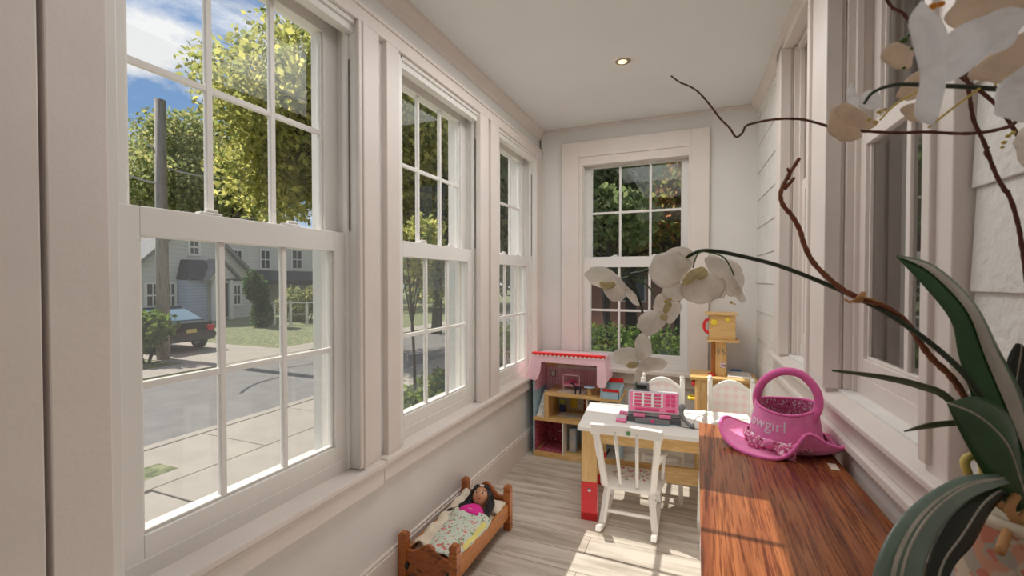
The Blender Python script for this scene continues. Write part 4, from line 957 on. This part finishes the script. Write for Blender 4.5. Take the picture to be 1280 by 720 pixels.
pl = MB().grid(lambda u, v: Vector((-1.085+.20*u, 1.955+.105*v, .135+.024*(1-abs(2*u-1)**3)*(1-abs(2*v-1)**3)+.004*math.sin(14*u+8*v))), 18, 12)
tag(pl.build('doll_pillow', M['sheet'], None, smooth=True, solid=.02), "small cream pillow under the doll's head", 'pillow')
tag(MB().grid(lambda u, v: Vector((-1.108+.085*u, 1.585+.45*v, .138+.030*math.sin(math.pi*min(1, u*1.15))*(.7+.3*math.sin(9*v))+.035*v*(1-u)+.006*math.sin(26*v+5*u)+.004*math.sin(41*v-9*u))), 14, 50).build('rumpled_sheet', M['sheet'], None, smooth=True, solid=.004), 'cream sheet bunched up between the wall and the doll', 'sheet')
# the doll: one body, then face, hair and top
hd = Vector((-.975, 1.965, .196)); R_ = Matrix.Rotation(.22, 3, 'Z') @ Matrix.Rotation(.62, 3, 'X')
d = empty('doll', (-.975, 1.85, .12), 0, 'black-haired doll in a pink top lying under a floral quilt', 'doll')
# face looks along local +Z, crown along local +Y
mb = MB()
def headp(u, v):
    th = math.pi*v; a = 2*math.pi*u
    x, y, z = math.sin(th)*math.cos(a), math.cos(th), math.sin(th)*math.sin(a)
    k = 1.0-.16*max(0, -y)
    q = Vector((x*.041*k, y*.050, z*.043*k))
    if z > 0:
        q.z += .008*math.exp(-((x*.041)**2+(y*.050+.008)**2)/.00006)                       # nose
        q.z += .004*math.exp(-((abs(x)*.041-.019)**2+(y*.050+.014)**2)/.00018)             # cheeks
        q.z -= .004*math.exp(-((abs(x)*.041-.016)**2+(y*.050-.006)**2)/.00010)             # eye sockets
        q.z += .004*math.exp(-((x*.041)**2+(y*.050+.038)**2)/.0001)                        # chin
    return hd+R_ @ q
mb.grid(headp, 36, 26, closed_u=True)
nk = [hd+R_ @ Vector((0, -.040, -.014)), hd+R_ @ Vector((0, -.055, -.022)), Vector((-.977, 1.895, .145)), Vector((-.98, 1.84, .135)), Vector((-.985, 1.76, .132)), Vector((-.987, 1.70, .128))]
mb.tube(nk, [.017, .018, .03, .045, .04, .03], 14)
for sg in (-1, 1):
    mb.tube(cr([(-.978+sg*.03, 1.885, .145), (-.98+sg*.06, 1.84, .14), (-.98+sg*.062, 1.77, .138), (-.98+sg*.035, 1.725, .15)], 4), [.017, .017, .016, .016, .016, .015, .015, .014, .014, .013, .013, .012, .012], 10)
    mb.tube(cr([(-.987+sg*.022, 1.70, .130), (-.985+sg*.026, 1.63, .135), (-.985+sg*.026, 1.595, .13)], 4), [.024, .024, .022, .02, .019, .018, .018, .017, .016], 10)
    mb.ell(hd+R_ @ Vector((sg*.040, -.006, 0)), (.005, .010, .008), 10, 8)
mb.build('body', M['skin'], d, smooth=True)
for sg in (-1, 1):
    c = hd+R_ @ Vector((sg*.0165, .003, .0355)); ey = MB().ell(c, (.0078, .0048, .0045), 12, 8, R_).build('eye', M['white'], d, smooth=True)
    MB().ell(hd+R_ @ Vector((sg*.0165, .003, .0388)), (.0042, .0044, .0025), 10, 8, R_).build('iris', M['black'], ey, smooth=True)
    MB().tube([hd+R_ @ Vector((sg*(.0165+k*.0085), .016+.003*(1-k*k), .0385-.003*abs(k))) for k in (-1, -.5, 0, .5, 1)], [.0008, .0013, .0014, .0012, .0006], 6).build('eyebrow', M['hair'], d)
MB().ell(hd+R_ @ Vector((0, -.025, .0385)), (.0085, .0030, .003), 12, 8, R_).build('mouth', M['lip'], d, smooth=True)
hb = MB()
def hairp(u, v):
    a = 2*math.pi*u; th = math.pi*.62*v; x, y, z = math.sin(th)*math.cos(a), math.cos(th), math.sin(th)*math.sin(a)
    return hd+R_ @ Vector((x*.047, .004+y*.054, -.012+z*.042))
hb.grid(hairp, 30, 14, closed_u=True)
g = random.Random(4)
for k in range(210):
    sg = 1 if k % 2 else -1
    y0 = g.uniform(-.01, .05); p0 = hd+R_ @ Vector((sg*g.uniform(.008, .03), .034+g.uniform(0, .018), g.uniform(-.005, .026)))
    p1 = hd+R_ @ Vector((sg*g.uniform(.040, .050), g.uniform(-.0, .025), g.uniform(-.02, .02)))
    if sg < 0:
        p2 = Vector((-1.02+g.uniform(-.03, .012), 1.93+g.uniform(-.03, .02), .168+g.uniform(-.004, .012))); p3 = Vector((-1.065+g.uniform(-.04, .03), 1.875+g.uniform(-.035, .045), .158+g.uniform(-.006, .008)))
    else:
        p2 = Vector((-.918+g.uniform(-.010, .018), 1.935+g.uniform(-.03, .03), .172+g.uniform(-.01, .012))); p3 = Vector((-.905+g.uniform(-.014, .014), 1.855+g.uniform(-.03, .035), .158+g.uniform(-.006, .008)))
    pts = cr([p0, p1, p2, p3], 4); hb.tube(pts, [.0055*(1-.055*i) for i in range(len(pts))], 5)
hr = hb.build('hair', M['hair'], d, smooth=True)
mb = MB().tube([hd+R_ @ Vector((-.012+.012*i, .046, .026-.002*abs(i-1))) for i in range(3)], [.004, .006, .004], 8); mb.build('hair_clip', M['silver'], hr, smooth=True)
sh = MB()
sh.grid(lambda u, v: Vector((-.977, 1.912-.085*v, .158))+Vector((math.cos(2*math.pi*u)*(.024+.040*min(1, v*2.2)), .006*math.sin(6*math.pi*u), math.sin(2*math.pi*u)*(.021+.014*min(1, v*2))+.012*(1-v))), 26, 8, closed_u=True)
sh.build('top', M['shirt'], d, smooth=True, solid=.003)
# floral quilt
def quilt(u, v):
    y = 1.872-.305*v-.022*math.sin(math.pi*u); k = 1-v*.22
    x = -.982+.012*v+(u-.5)*(.215+.0*v)*k
    h_ = .192-.024*v; s_ = abs(2*u-1); z = h_-.052*s_**2.6+.004*math.sin(15*u+9*v)+.003*math.sin(23*v-6*u)
    return Vector((x, y, z))
qo = MB().grid(quilt, 34, 40).build('floral_quilt', M['quilt'], None, smooth=True, solid=.006)
tag(qo, 'pale floral quilt tucked over the doll', 'quilt')
bt = MB().grid(lambda u, v: quilt(.90+.075*u, .12+.62*v)+Vector((.001, 0, .0045)), 6, 24).build('yellow_binding', pm('pale_yellow_cloth', C(226, 216, 130), .9), qo, smooth=True)

# ------------------------------------------------------------------ pink cowgirl hat basket on the desk
hc = Vector((.248, 1.625, DH))
e = empty('hat_basket', hc, 0, 'pink felt cowgirl hat basket with handle on the end of the desk', 'hat basket')
yaw = -.35
def brim(u, v):
    a = 2*math.pi*u; r0, r1 = .088, .165+.02*math.cos(2*(a-.2)); r_ = r0+(r1-r0)*v
    x, y = r_*math.cos(a)*1.0, r_*math.sin(a)*.92
    front = math.exp(-((math.atan2(math.sin(a+2.05), math.cos(a+2.05)))/.55)**2)
    fold = math.exp(-((math.atan2(math.sin(a+1.25), math.cos(a+1.25)))/.33)**2)
    right = math.exp(-((math.atan2(math.sin(a+.45), math.cos(a+.45)))/.5)**2)
    left = math.exp(-((math.atan2(math.sin(a-2.9), math.cos(a-2.9)))/.55)**2)
    z = .006+v*v*(.066*fold+.048*right+.052*left-.004*front+.02*math.exp(-((math.atan2(math.sin(a-1.3), math.cos(a-1.3)))/.7)**2))
    q = Vector((x*(1+.10*right*v+.06*front*v-.12*fold*v), y*(1+.10*right*v+.1*front*v-.16*fold*v), z)); return q
br_ = MB().grid(brim, 72, 10, closed_u=True).build('brim', M['felt'], e, local=True, smooth=True, solid=.006)
ed = [brim(i/72, 1.0) for i in range(73)]
MB().tube(ed, .0055, 8, cap=False).build('brim_edge', M['felt_d'], br_, local=True, smooth=True)
def crown_(u, v):
    a = 2*math.pi*u; r_ = .102-.020*v+.008*math.sin(3*a)*0; z = .008+.120*v+.010*math.sin(a+.4)*v+.006*v*math.cos(2*a)
    return Vector((r_*math.cos(a)*1.0, r_*math.sin(a)*.90, z))
cw = MB().grid(crown_, 64, 12, closed_u=True).build('crown', M['felt'], e, local=True, smooth=True, solid=.005)
MB().tube([crown_(i/64, 1.0) for i in range(65)], .0045, 8, cap=False).build('crown_edge', M['felt_d'], cw, local=True, smooth=True)
ln = MB().grid(lambda u, v: Vector((crown_(u, 1-.8*v).x*.955, crown_(u, 1-.8*v).y*.955, crown_(u, 1-.8*v).z-.001)), 48, 6, closed_u=True)
ln.lathe([(.074, .034), (.0, .034)], 32, sy=.9); ln.build('bandana_lining', M['bandana'], cw, local=True, smooth=True)
hp = cr([(-.074, .030, .105), (-.076, .020, .150), (-.058, .005, .198), (-.015, -.012, .232), (.035, -.022, .230), (.072, -.03, .190), (.080, -.036, .145), (.066, -.045, .108), (.060, -.048, .096)], 6)
hm_ = MB().tube(hp, .0125, 10); hm_.build('handle', M['felt_d'], e, local=True, smooth=True)
# lettering bent round the crown (starts on the left, out of sight)
def bend(co):
    a = -2.50+co.x/.098; v = .50+co.y/.120+co.x*.5; r_ = .1045-.020*v
    return Vector((r_*math.cos(a)+co.z*math.cos(a), (r_*math.sin(a)+co.z*math.sin(a))*.90, .008+.120*v+.010*math.sin(a+.4)*v+.006*v*math.cos(2*a)))
text('Cowgirl', .050, M['silver'], cw, bend, 'lettering', .0014)
# bandana band and knot at the front of the crown
bb = MB()
bb.grid(lambda u, v: Vector(((.106+.012*math.sin(math.pi*v)+.003*math.sin(60*u))*math.cos(2*math.pi*u), (.106+.012*math.sin(math.pi*v))*math.sin(2*math.pi*u)*.92, .010+.030*v+.004*math.sin(25*u))), 64, 6, closed_u=True)
for sg, a0 in ((-1, -2.55), (1, -1.55)):
    bb.grid(lambda u, v: Vector((.118*math.cos(-2.05)+(.118*math.cos(a0)-.118*math.cos(-2.05))*u*1.15+.01*math.cos(-2.05), .118*math.sin(-2.05)*.92+(.13*math.sin(a0)-.118*math.sin(-2.05))*u-.012+.004*math.sin(9*v), .030-.012*u+(v-.5)*(.012+.042*u)+.006*math.sin(5*u+7*v))), 10, 8)
bd_ = bb.build('bandana', M['bandana'], e, local=True, smooth=True, solid=.003)
tl = MB().grid(lambda u, v: Vector((-.055+.038*u+.022*(v-.5), -.108-.030*u, .036-.024*u+.004*math.sin(8*v+4*u))), 12, 7).build('bandana_tail', M['bandana'], bd_, local=True, smooth=True, solid=.003)
MB().ell((-.058, -.108, .034), (.016, .012, .014)).build('bandana_knot', M['felt'], bd_, local=True, smooth=True)
MB().box(.085, .105, -.160, -.115, .0005, .002).build('cloth_tag', M['sheet'], e, local=True)

# ------------------------------------------------------------------ orchid in its pot
pc = at(1310, 640, .44); rim = pc.z
e = empty('plant_pot', (pc.x, pc.y, DH), 0, 'weathered terracotta and grey plant pot on the near end of the desk', 'plant pot')
hh = rim-DH
MB().lathe([(.045, .0), (.050, .004), (.060, hh*.5), (.068, hh-.018), (.068, hh-.004), (.062, hh-.004), (.060, hh-.03), (.0, hh-.032)], 40, (pc.x, pc.y, DH)).build('pot_wall', M['pot'], e, smooth=True)
MB().lathe([(.0675, hh-.010), (.0705, hh-.004), (.069, hh+.002), (.062, hh+.002), (.061, hh-.006)], 40, (pc.x, pc.y, DH)).build('rim', M['potrim'], e, smooth=True)
mb = MB(); g = random.Random(9)
for k in range(90):
    a = g.uniform(0, 6.28); r_ = .056*g.random()**.5; c = Vector((pc.x+r_*math.cos(a), pc.y+r_*math.sin(a), rim-.016+g.uniform(-.004, .008)))
    dv = Vector((g.gauss(0, 1), g.gauss(0, 1), g.gauss(0, .35))).normalized()*g.uniform(.006, .016); mb.bar(c-dv, c+dv, g.uniform(.004, .009), .004)
tag(mb.build('bark_chips', M['moss'], None), 'loose bark chips filling the orchid pot', 'bark chips', kind='stuff')

pb = Vector((pc.x, pc.y, rim-.02))
orc = empty('white_orchid', pb, 0, 'white orchid with strap leaves and long arching sprays growing in the pot', 'orchid')
def pt(u, v, d): return at(u, v, d)
def strap(name, mat, A_, B_, fold=.35, parent=None, rib=True, stripe=None):
    a = cr([pt(*q) for q in A_], 7); b = cr([pt(*q) for q in B_], 7); n = min(len(a), len(b)); m_ = 9; vs = []; fs = []
    for i in range(n):
        w_ = (b[i]-a[i]); tn_ = (a[min(i+1, n-1)]-a[max(i-1, 0)]).normalized() if n > 1 else Vector((0, 0, 1)); nn = w_.cross(tn_)
        nn = nn.normalized() if nn.length > 1e-9 else Vector((0, 0, 1))
        for j in range(m_):
            k = j/(m_-1); vs.append(a[i]+w_*k-nn*fold*w_.length*(1-abs(2*k-1)**1.3)*.5)
    for i in range(n-1):
        for j in range(m_-1): fs.append((i*m_+j, i*m_+j+1, (i+1)*m_+j+1, (i+1)*m_+j))
    o = MB().add(vs, fs).build(name, mat, parent or orc, smooth=True, solid=.0012)
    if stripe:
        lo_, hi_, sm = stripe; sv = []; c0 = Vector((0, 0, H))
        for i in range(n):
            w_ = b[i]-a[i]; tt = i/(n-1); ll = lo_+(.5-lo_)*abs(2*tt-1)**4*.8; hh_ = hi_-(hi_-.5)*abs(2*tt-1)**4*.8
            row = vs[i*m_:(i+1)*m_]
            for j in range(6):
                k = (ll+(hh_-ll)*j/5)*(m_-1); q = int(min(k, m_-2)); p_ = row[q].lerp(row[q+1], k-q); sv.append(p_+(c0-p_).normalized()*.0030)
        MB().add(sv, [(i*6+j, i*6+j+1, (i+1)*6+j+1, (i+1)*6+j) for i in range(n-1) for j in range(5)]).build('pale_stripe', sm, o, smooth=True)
    if rib:
        o2 = MB().tube([vs[i*m_+m_//2] for i in range(n)], [.0012]*n, 6).build('midrib', M['leaf_p'], o, smooth=True)
    return o
base = (1292, 618, .44)
strap('strap_leaf', M['leaf'], [(1120, 321, .50), (1150, 352, .485), (1188, 400, .465), (1200, 450, .455), (1228, 530, .445), (1268, 600, .44)],
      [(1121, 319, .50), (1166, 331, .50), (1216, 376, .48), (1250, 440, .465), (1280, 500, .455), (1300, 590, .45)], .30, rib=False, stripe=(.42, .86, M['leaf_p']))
strap('strap_leaf', M['leaf_b'], [(1245, 592, .43), (1195, 598, .405), (1140, 632, .37), (1104, 680, .345), (1085, 740, .33), (1070, 800, .32)],
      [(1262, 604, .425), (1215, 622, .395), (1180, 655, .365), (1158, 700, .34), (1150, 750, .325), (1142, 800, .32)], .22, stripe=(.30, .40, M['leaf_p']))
strap('strap_leaf', M['leaf_k'], [(1246, 606, .44), (1212, 622, .425), (1180, 655, .41), (1160, 700, .40), (1148, 760, .39)],
      [(1262, 615, .435), (1238, 640, .42), (1216, 680, .405), (1190, 712, .395), (1172, 770, .39)], .3)
strap('strap_leaf', M['leaf'], [(1184, 505, .42), (1200, 540, .425), (1222, 580, .43), (1246, 618, .435), (1270, 640, .44)],
      [(1186, 503, .42), (1222, 496, .435), (1262, 520, .44), (1278, 570, .442), (1292, 630, .445)], .30)
strap('strap_leaf', M['leaf_o'], [(1040, 462, .50), (1100, 468, .485), (1150, 478, .47), (1190, 496, .46), (1240, 560, .45)],
      [(1040, 464, .50), (1100, 474, .485), (1148, 486, .47), (1184, 503, .46), (1232, 566, .45)], .5, rib=False)
strap('strap_leaf', M['leaf_o'], [(1130, 539, .46), (1160, 529, .455), (1200, 525, .45), (1250, 524, .445), (1296, 600, .44)],
      [(1131, 540, .46), (1160, 536, .455), (1200, 532, .45), (1250, 532, .445), (1288, 606, .44)], .4, rib=False)
strap('strap_leaf', M['leaf_k'], [(1262, 520, .46), (1258, 460, .47), (1268, 432, .475), (1276, 430, .475)],
      [(1296, 600, .45), (1300, 520, .46), (1290, 450, .47), (1277, 430, .475)], .3)
strap('strap_leaf', M['leaf'], [(1236, 470, .46), (1250, 520, .455), (1262, 570, .45), (1280, 610, .445)],
      [(1238, 470, .46), (1268, 520, .455), (1290, 570, .45), (1302, 615, .445)], .3)
rt = MB()
for pts in ([(1226, 620, .455), (1212, 596, .455), (1206, 577, .455), (1216, 570, .455), (1228, 580, .455), (1230, 600, .455)], [(1222, 640, .44), (1240, 628, .44), (1262, 640, .43), (1285, 668, .42)], [(1250, 690, .40), (1262, 660, .42), (1280, 650, .43), (1300, 660, .43)], [(1270, 620, .43), (1262, 636, .42), (1272, 652, .42), (1285, 640, .43)]):
    o = MB().tube(cr([pt(*q) for q in pts], 5), .0038, 8).build('aerial_root', M['lipy'] if pts[0][0] == 1226 else M['raffia'], orc, smooth=True)
# flower spikes
def spike(name, pts, r0, r1, mat, parent=None):
    p_ = cr([pt(*q) for q in pts], 6); n = len(p_); return MB().tube(p_, [r0+(r1-r0)*i/(n-1) for i in range(n)], 8).build(name, mat, parent or orc, smooth=True)
sp1 = spike('flower_spike', [(1300, 640, .44), (1275, 580, .44), (1225, 495, .445), (1190, 452, .455), (1130, 405, .475), (1075, 374, .495), (990, 338, .525), (935, 322, .545), (883, 313, .56), (858, 321, .57), (830, 332, .585), (800, 341, .59), (787, 345, .59), (796, 366, .59), (803, 390, .59), (801, 418, .588), (798, 446, .585)], .0032, .0014, M['stem_d'])
sp2 = spike('flower_spike', [(1302, 640, .45), (1345, 560, .43), (1390, 380, .39), (1370, 200, .36), (1310, 122, .35), (1240, 111, .365), (1170, 107, .385), (1120, 106, .405), (1092, 115, .42), (1080, 130, .425)], .0030, .0012, M['stem_d'])
for sp, pl_ in ((sp1, [[(787, 345, .59), (772, 350, .592), (763, 356, .59)], [(790, 348, .59), (806, 355, .588), (816, 366, .586), (822, 385, .58)], [(883, 313, .56), (872, 318, .56), (866, 335, .56)], [(880, 314, .56), (905, 322, .555), (918, 345, .55)], [(798, 446, .585), (797, 468, .58), (795, 482, .58)]]),
               (sp2, [[(1160, 107, .385), (1120, 130, .40), (1100, 150, .415)], [(1225, 110, .368), (1190, 136, .38), (1160, 160, .39)], [(1240, 75, .36), (1246, 90, .362), (1244, 108, .365)]])):
    for q in pl_: spike('pedicel', q, .0010, .0009, M['stem'] if sp is sp1 else M['lipy'], sp)
def petal(name, outline, d, mat, parent, dome=.12, tilt=(0, 0), z0=0.0):
    """closed outline in the flower's own plane -> cupped petal"""
    us = [q[0] for q in outline]; vs_ = [q[1] for q in outline]; cu, cv = sum(us)/len(us), sum(vs_)/len(vs_)
    size = max(max(us)-min(us), max(vs_)-min(vs_))
    P3 = [pt(u, v, d+((u-cu)*tilt[0]+(v-cv)*tilt[1])*d/F) for u, v in outline]
    loop = cr(P3, 5, closed=True); c = sum(P3, Vector())/len(P3); n = len(loop)
    nv = Vector()
    for i in range(n): nv += (loop[i]-c).cross(loop[(i+1) % n]-c)
    nv.normalize(); view = (Vector((0, 0, H))-c).normalized()
    if nv.dot(view) < 0: nv = -nv
    R_ = size*d/F/2; vv = []; fs = []; K = 6
    for k in range(1, K+1):
        f = k/K
        for i in range(n):
            q = c.lerp(loop[i], f**.9); vv.append(q+nv*(dome*R_*(1-f*f)*1.0+.05*R_*f*f*math.sin(i*5*2*math.pi/n)+.012*R_*f*f*math.sin(5*f+i*2*math.pi*9/n)))
    vv.append(c+nv*dome*R_); 
    for k in range(K-1):
        for i in range(n): fs.append((k*n+i, k*n+(i+1) % n, (k+1)*n+(i+1) % n, (k+1)*n+i))
    for i in range(n): fs.append((len(vv)-1, (i+1) % n, i))
    return MB().add(vv, fs).build(name, mat, parent, smooth=True, solid=.0006)
def bloom(lip, lipmat, d, petals, parent=None, lobes=()):
    """lip: list of (u, v, r) lumps; petals: (kind, material, depth offset, outline, dome, tilt)"""
    mb = MB()
    for u, v, r_ in lip:
        k = .75*r_*d/F; mb.ell(pt(u, v, d-.004), (k, k*.9, k*.75), 12, 8)
    f = mb.build('flower', lipmat, parent or orc, smooth=True)
    for kind, mat, dz, out, dome, tilt in petals: petal(kind, out, d+dz, mat, f, dome, tilt)
    for out in lobes: petal('lip', out, d-.006, M['lipc'], f, .35, (.5, .4))
    return f
k1 = lambda L: [(720+x/3.79, 290+y/3.79) for x, y in L]
PW_, PT1, PP = M['petal_w'], M['petal_t'], M['petal']
bloom([(857, 350, 5), (863, 344, 5), (871, 338, 5), (879, 343, 5), (868, 341, 6), (855, 355, 3.5)], M['lipy'], .56, [
    ('petal', PP, .002, k1([(345, 180), (370, 120), (430, 95), (500, 100), (545, 150), (520, 205), (470, 250), (410, 265), (365, 235)]), .28, (.5, .2)),
    ('petal', PP, -.004, k1([(490, 270), (540, 215), (610, 190), (690, 215), (710, 250), (690, 300), (640, 330), (580, 340), (520, 320)]), .28, (-.4, -.3)),
    ('sepal', PP, .012, k1([(415, 130), (440, 85), (500, 68), (550, 90), (570, 130), (530, 165), (470, 160)]), .15, (0, .5)),
    ('sepal', PP, .008, k1([(405, 290), (430, 240), (490, 235), (515, 300), (485, 328), (430, 322)]), .12, (0, 0))], lobes=[k1([(500, 240), (518, 205), (556, 175), (600, 165), (622, 188), (592, 214), (552, 214), (532, 246), (512, 252)]), k1([(570, 205), (610, 190), (628, 205), (600, 225), (575, 222)])])
bloom([(918, 380, 2), (914, 378, 3)], M['lipy'], .565, [
    ('sepal', PP, -.006, k1([(612, 125), (660, 112), (710, 150), (745, 205), (803, 322), (772, 328), (705, 245), (640, 195)]), .25, (.6, .4)),
    ('petal', PP, .010, k1([(670, 145), (730, 128), (780, 170), (796, 230), (772, 290), (730, 305), (690, 260)]), .15, (0, 0)),
    ('sepal', PP, .004, k1([(600, 200), (660, 190), (705, 240), (712, 290), (690, 315), (640, 300)]), .15, (.3, 0))])
bloom([(752, 354, 3.5), (759, 356, 4), (766, 354, 3.5)], M['lipy'], .575, [
    ('petal', PP, .002, k1([(42, 195), (80, 168), (140, 168), (190, 200), (215, 242), (190, 270), (130, 266), (80, 250), (50, 220)]), .25, (.4, .5)),
    ('petal', PP, -.003, k1([(130, 262), (200, 245), (236, 270), (230, 312), (190, 330), (150, 312)]), .25, (0, -.4)),
    ('sepal', PP, .003, k1([(188, 205), (235, 250), (285, 305), (299, 347), (268, 336), (228, 292), (200, 250)]), .25, (.7, 0))], lobes=[k1([(112, 250), (135, 236), (170, 238), (188, 250), (172, 268), (130, 268)])])
bloom([(835, 382, 4), (833, 377, 4), (829, 397, 3.5), (838, 374, 3)], M['lipy'], .57, [
    ('petal', PP, -.005, k1([(298, 425), (330, 385), (380, 368), (430, 390), (425, 430), (390, 470), (345, 492), (308, 472)]), .28, (.3, -.3)),
    ('petal', PP, .004, k1([(420, 345), (475, 328), (500, 352), (482, 400), (445, 436), (418, 410)]), .2, (-.4, 0)),
    ('petal', PP, .006, k1([(365, 352), (385, 300), (430, 288), (452, 330), (415, 372), (380, 375)]), .2, (0, .3)),
    ('sepal', PP, .002, k1([(288, 445), (305, 395), (350, 372), (372, 385), (320, 420), (302, 455)]), .2, (.4, 0))], lobes=[k1([(412, 365), (425, 338), (446, 330), (452, 352), (436, 378), (420, 385)]), k1([(398, 402), (414, 388), (432, 402), (428, 418), (408, 416)])])
bloom([(787, 456, 3.5), (792, 459, 3)], M['lipy'], .57, [
    ('petal', PP, .0, k1([(172, 600), (190, 560), (240, 545), (290, 560), (302, 600), (262, 632), (200, 626)]), .25, (.3, .3)),
    ('petal', PP, -.004, k1([(285, 640), (340, 595), (400, 598), (432, 622), (400, 650), (330, 662)]), .25, (-.3, .3)),
    ('sepal', PP, .004, k1([(283, 590), (280, 520), (310, 478), (345, 508), (360, 560), (342, 602), (308, 612)]), .3, (.5, 0)),
    ('sepal', PP, .001, k1([(285, 650), (300, 655), (318, 665), (300, 700), (278, 715), (276, 695)]), .1, (0, 0))], lobes=[k1([(238, 632), (262, 614), (290, 620), (284, 640), (254, 646)])])
k2 = lambda L: [(1000+x/3.271, y/3.271) for x, y in L]
bloom([(1086, 150, 3.5), (1095, 153, 4), (1099, 140, 4), (1106, 137, 3.5)], M['lipy'], .43, [
    ('petal', PT1, -.003, k2([(148, 440), (190, 418), (240, 450), (290, 480), (312, 512), (270, 532), (210, 512), (165, 482)]), .25, (.3, .3)),
    ('sepal', PW_, .002, k2([(188, 400), (208, 342), (235, 390), (244, 432), (212, 434)]), .15, (0, 0)),
    ('petal', PW_, .001, k2([(243, 422), (258, 382), (300, 370), (332, 400), (322, 442), (272, 447)]), .2, (0, 0)),
    ('petal', PT1, .012, k2([(112, 520), (128, 450), (160, 440), (230, 520), (254, 560), (190, 580), (138, 562)]), .15, (0, 0))])
bloom([(1130, 50, 6), (1138, 43, 5), (1142, 60, 4), (1130, 85, 3)], M['stem'], .42, [
    ('petal', PT1, -.002, k2([(328, 230), (360, 185), (420, 178), (462, 222), (442, 282), (370, 272)]), .25, (.3, 0)),
    ('petal', PT1, .004, k2([(395, 385), (450, 310), (522, 285), (540, 340), (480, 400), (420, 410)]), .2, (0, 0)),
    ('sepal', PT1, .002, k2([(412, 442), (480, 420), (522, 450), (475, 502), (430, 480)]), .2, (0, 0))])
bloom([(1158, 14, 6), (1166, 8, 7), (1176, 5, 6), (1156, 22, 5)], M['lipo'], .27, [
    ('petal', PW_, -.010, k2([(455, 60), (490, 5), (545, 35), (562, 130), (535, 200), (548, 290), (553, 400), (543, 500), (515, 512), (488, 470), (475, 330), (468, 180)]), .25, (.9, 0)),
    ('petal', PW_, .006, k2([(535, 310), (570, 190), (650, 110), (760, 60), (870, 28), (935, 60), (915, 112), (850, 190), (760, 232), (680, 290), (600, 335)]), .22, (.1, .4)),
    ('petal', PT1, .014, k2([(595, 60), (700, -40), (920, -60), (960, 30), (820, 40), (710, 90), (640, 122)]), .2, (0, .3)),
    ('petal', PW_, .002, k2([(795, 455), (808, 360), (870, 300), (950, 275), (1000, 400), (960, 500), (830, 480)]), .25, (-.3, .2)),
    ('petal', PT1, .020, k2([(690, 300), (780, 220), (880, 150), (980, 120), (980, 300), (850, 335), (750, 335)]), .15, (0, 0))])
bloom([(1255, 178, 4), (1260, 170, 4), (1266, 166, 4), (1253, 184, 3)], M['lipy'], .40, [
    ('petal', PP, .002, k2([(875, 570), (915, 520), (975, 540), (980, 680), (920, 690), (880, 620)]), .25, (0, 0)),
    ('petal', PP, .008, k2([(900, 540), (960, 490), (1010, 520), (990, 600), (930, 600)]), .2, (0, 0))])

# ------------------------------------------------------------------ curly willow twigs stuck in the pot
def twig(pts, r0, r1, mat, label, side=()):
    p_ = cr([pt(*q) for q in pts], 6); n = len(p_); g = random.Random(len(pts))
    e = MB().tube(p_, [(r0+(r1-r0)*i/(n-1))*(1+.12*math.sin(i*1.9)) for i in range(n)], 8).build('willow_twig', mat, None, smooth=True); tag(e, label, 'twig', 'curly willow twigs in the orchid pot')
    WM[e.name] = Matrix.Identity(4)
    for q in side:
        s_ = cr([pt(*k) for k in q], 5); m_ = len(s_); MB().tube(s_, [r1*1.3*(1-.5*i/(m_-1)) for i in range(m_)], 6).build('side_shoot', mat, e, smooth=True)
    return e
tw = twig([(1290, 650, .44), (1240, 560, .455), (1205, 495, .465), (1188, 470, .468), (1165, 448, .472), (1150, 428, .475), (1132, 402, .48), (1104, 382, .485), (1075, 373, .49), (1048, 358, .50), (1018, 330, .51), (1005, 305, .515), (1000, 288, .517), (990, 270, .52), (978, 255, .523), (976, 240, .525), (984, 222, .527), (999, 198, .53)], .0036, .0022, M['twig'],
     'thick bent brown twig rising from the pot behind the pink hat', [[(984, 224, .527), (987, 217, .526), (984, 210, .525)], [(980, 236, .525), (988, 228, .524), (993, 222, .524)]])
mb = MB()
for k in range(4): mb.tube([pt(1071+3*k-4, 378, .487), pt(1073+2*k, 371, .482), pt(1078+k, 366, .487)], .0016, 6)
mb.tube([pt(1075, 372, .486), pt(1062, 378, .484), pt(1056, 374, .483)], .0012, 6)
mb.tube([pt(1076, 371, .486), pt(1090, 374, .484), pt(1100, 378, .484)], .0012, 6)
tag(mb.build('raffia_tie', M['raffia'], None), 'small raffia tie binding the flower stem to the thick twig', 'tie')
twig([(1310, 650, .45), (1385, 520, .44), (1420, 330, .43), (1360, 180, .42), (1285, 148, .43), (1262, 158, .435), (1232, 165, .44), (1200, 167, .445), (1160, 165, .45), (1120, 166, .46), (1080, 164, .47), (1050, 162, .475), (1022, 154, .48), (1000, 149, .485), (970, 149, .49), (942, 154, .5), (932, 158, .5), (928, 166, .502), (920, 171, .503), (912, 160, .505), (900, 148, .51), (888, 132, .515), (874, 116, .52), (862, 108, .525), (850, 103, .53), (839, 95, .535)], .0019, .0009, M['twig_d'],
     'long thin zigzag twig crossing in front of the ceiling and right wall')
twig([(1300, 655, .43), (1310, 560, .42), (1292, 420, .41), (1282, 340, .405), (1277, 305, .404), (1272, 278, .403), (1262, 246, .402), (1250, 228, .401), (1240, 206, .40), (1230, 178, .40), (1217, 150, .40), (1212, 120, .40), (1207, 88, .40)], .0020, .0016, M['twig_d'],
     'dark twig slanting upright in front of the shingles at the pot', [[(1236, 196, .40), (1232, 190, .40), (1236, 184, .40)], [(1260, 240, .402), (1255, 238, .402), (1252, 232, .402)]])
twig([(1296, 640, .46), (1330, 480, .46), (1320, 280, .45), (1260, 150, .445), (1200, 95, .445), (1160, 60, .44), (1139, 31, .44), (1128, 16, .44), (1116, 10, .44), (1106, -4, .44)], .0020, .0014, M['twig_d'],
     'dark twig passing behind the big near blossoms at the upper old window')
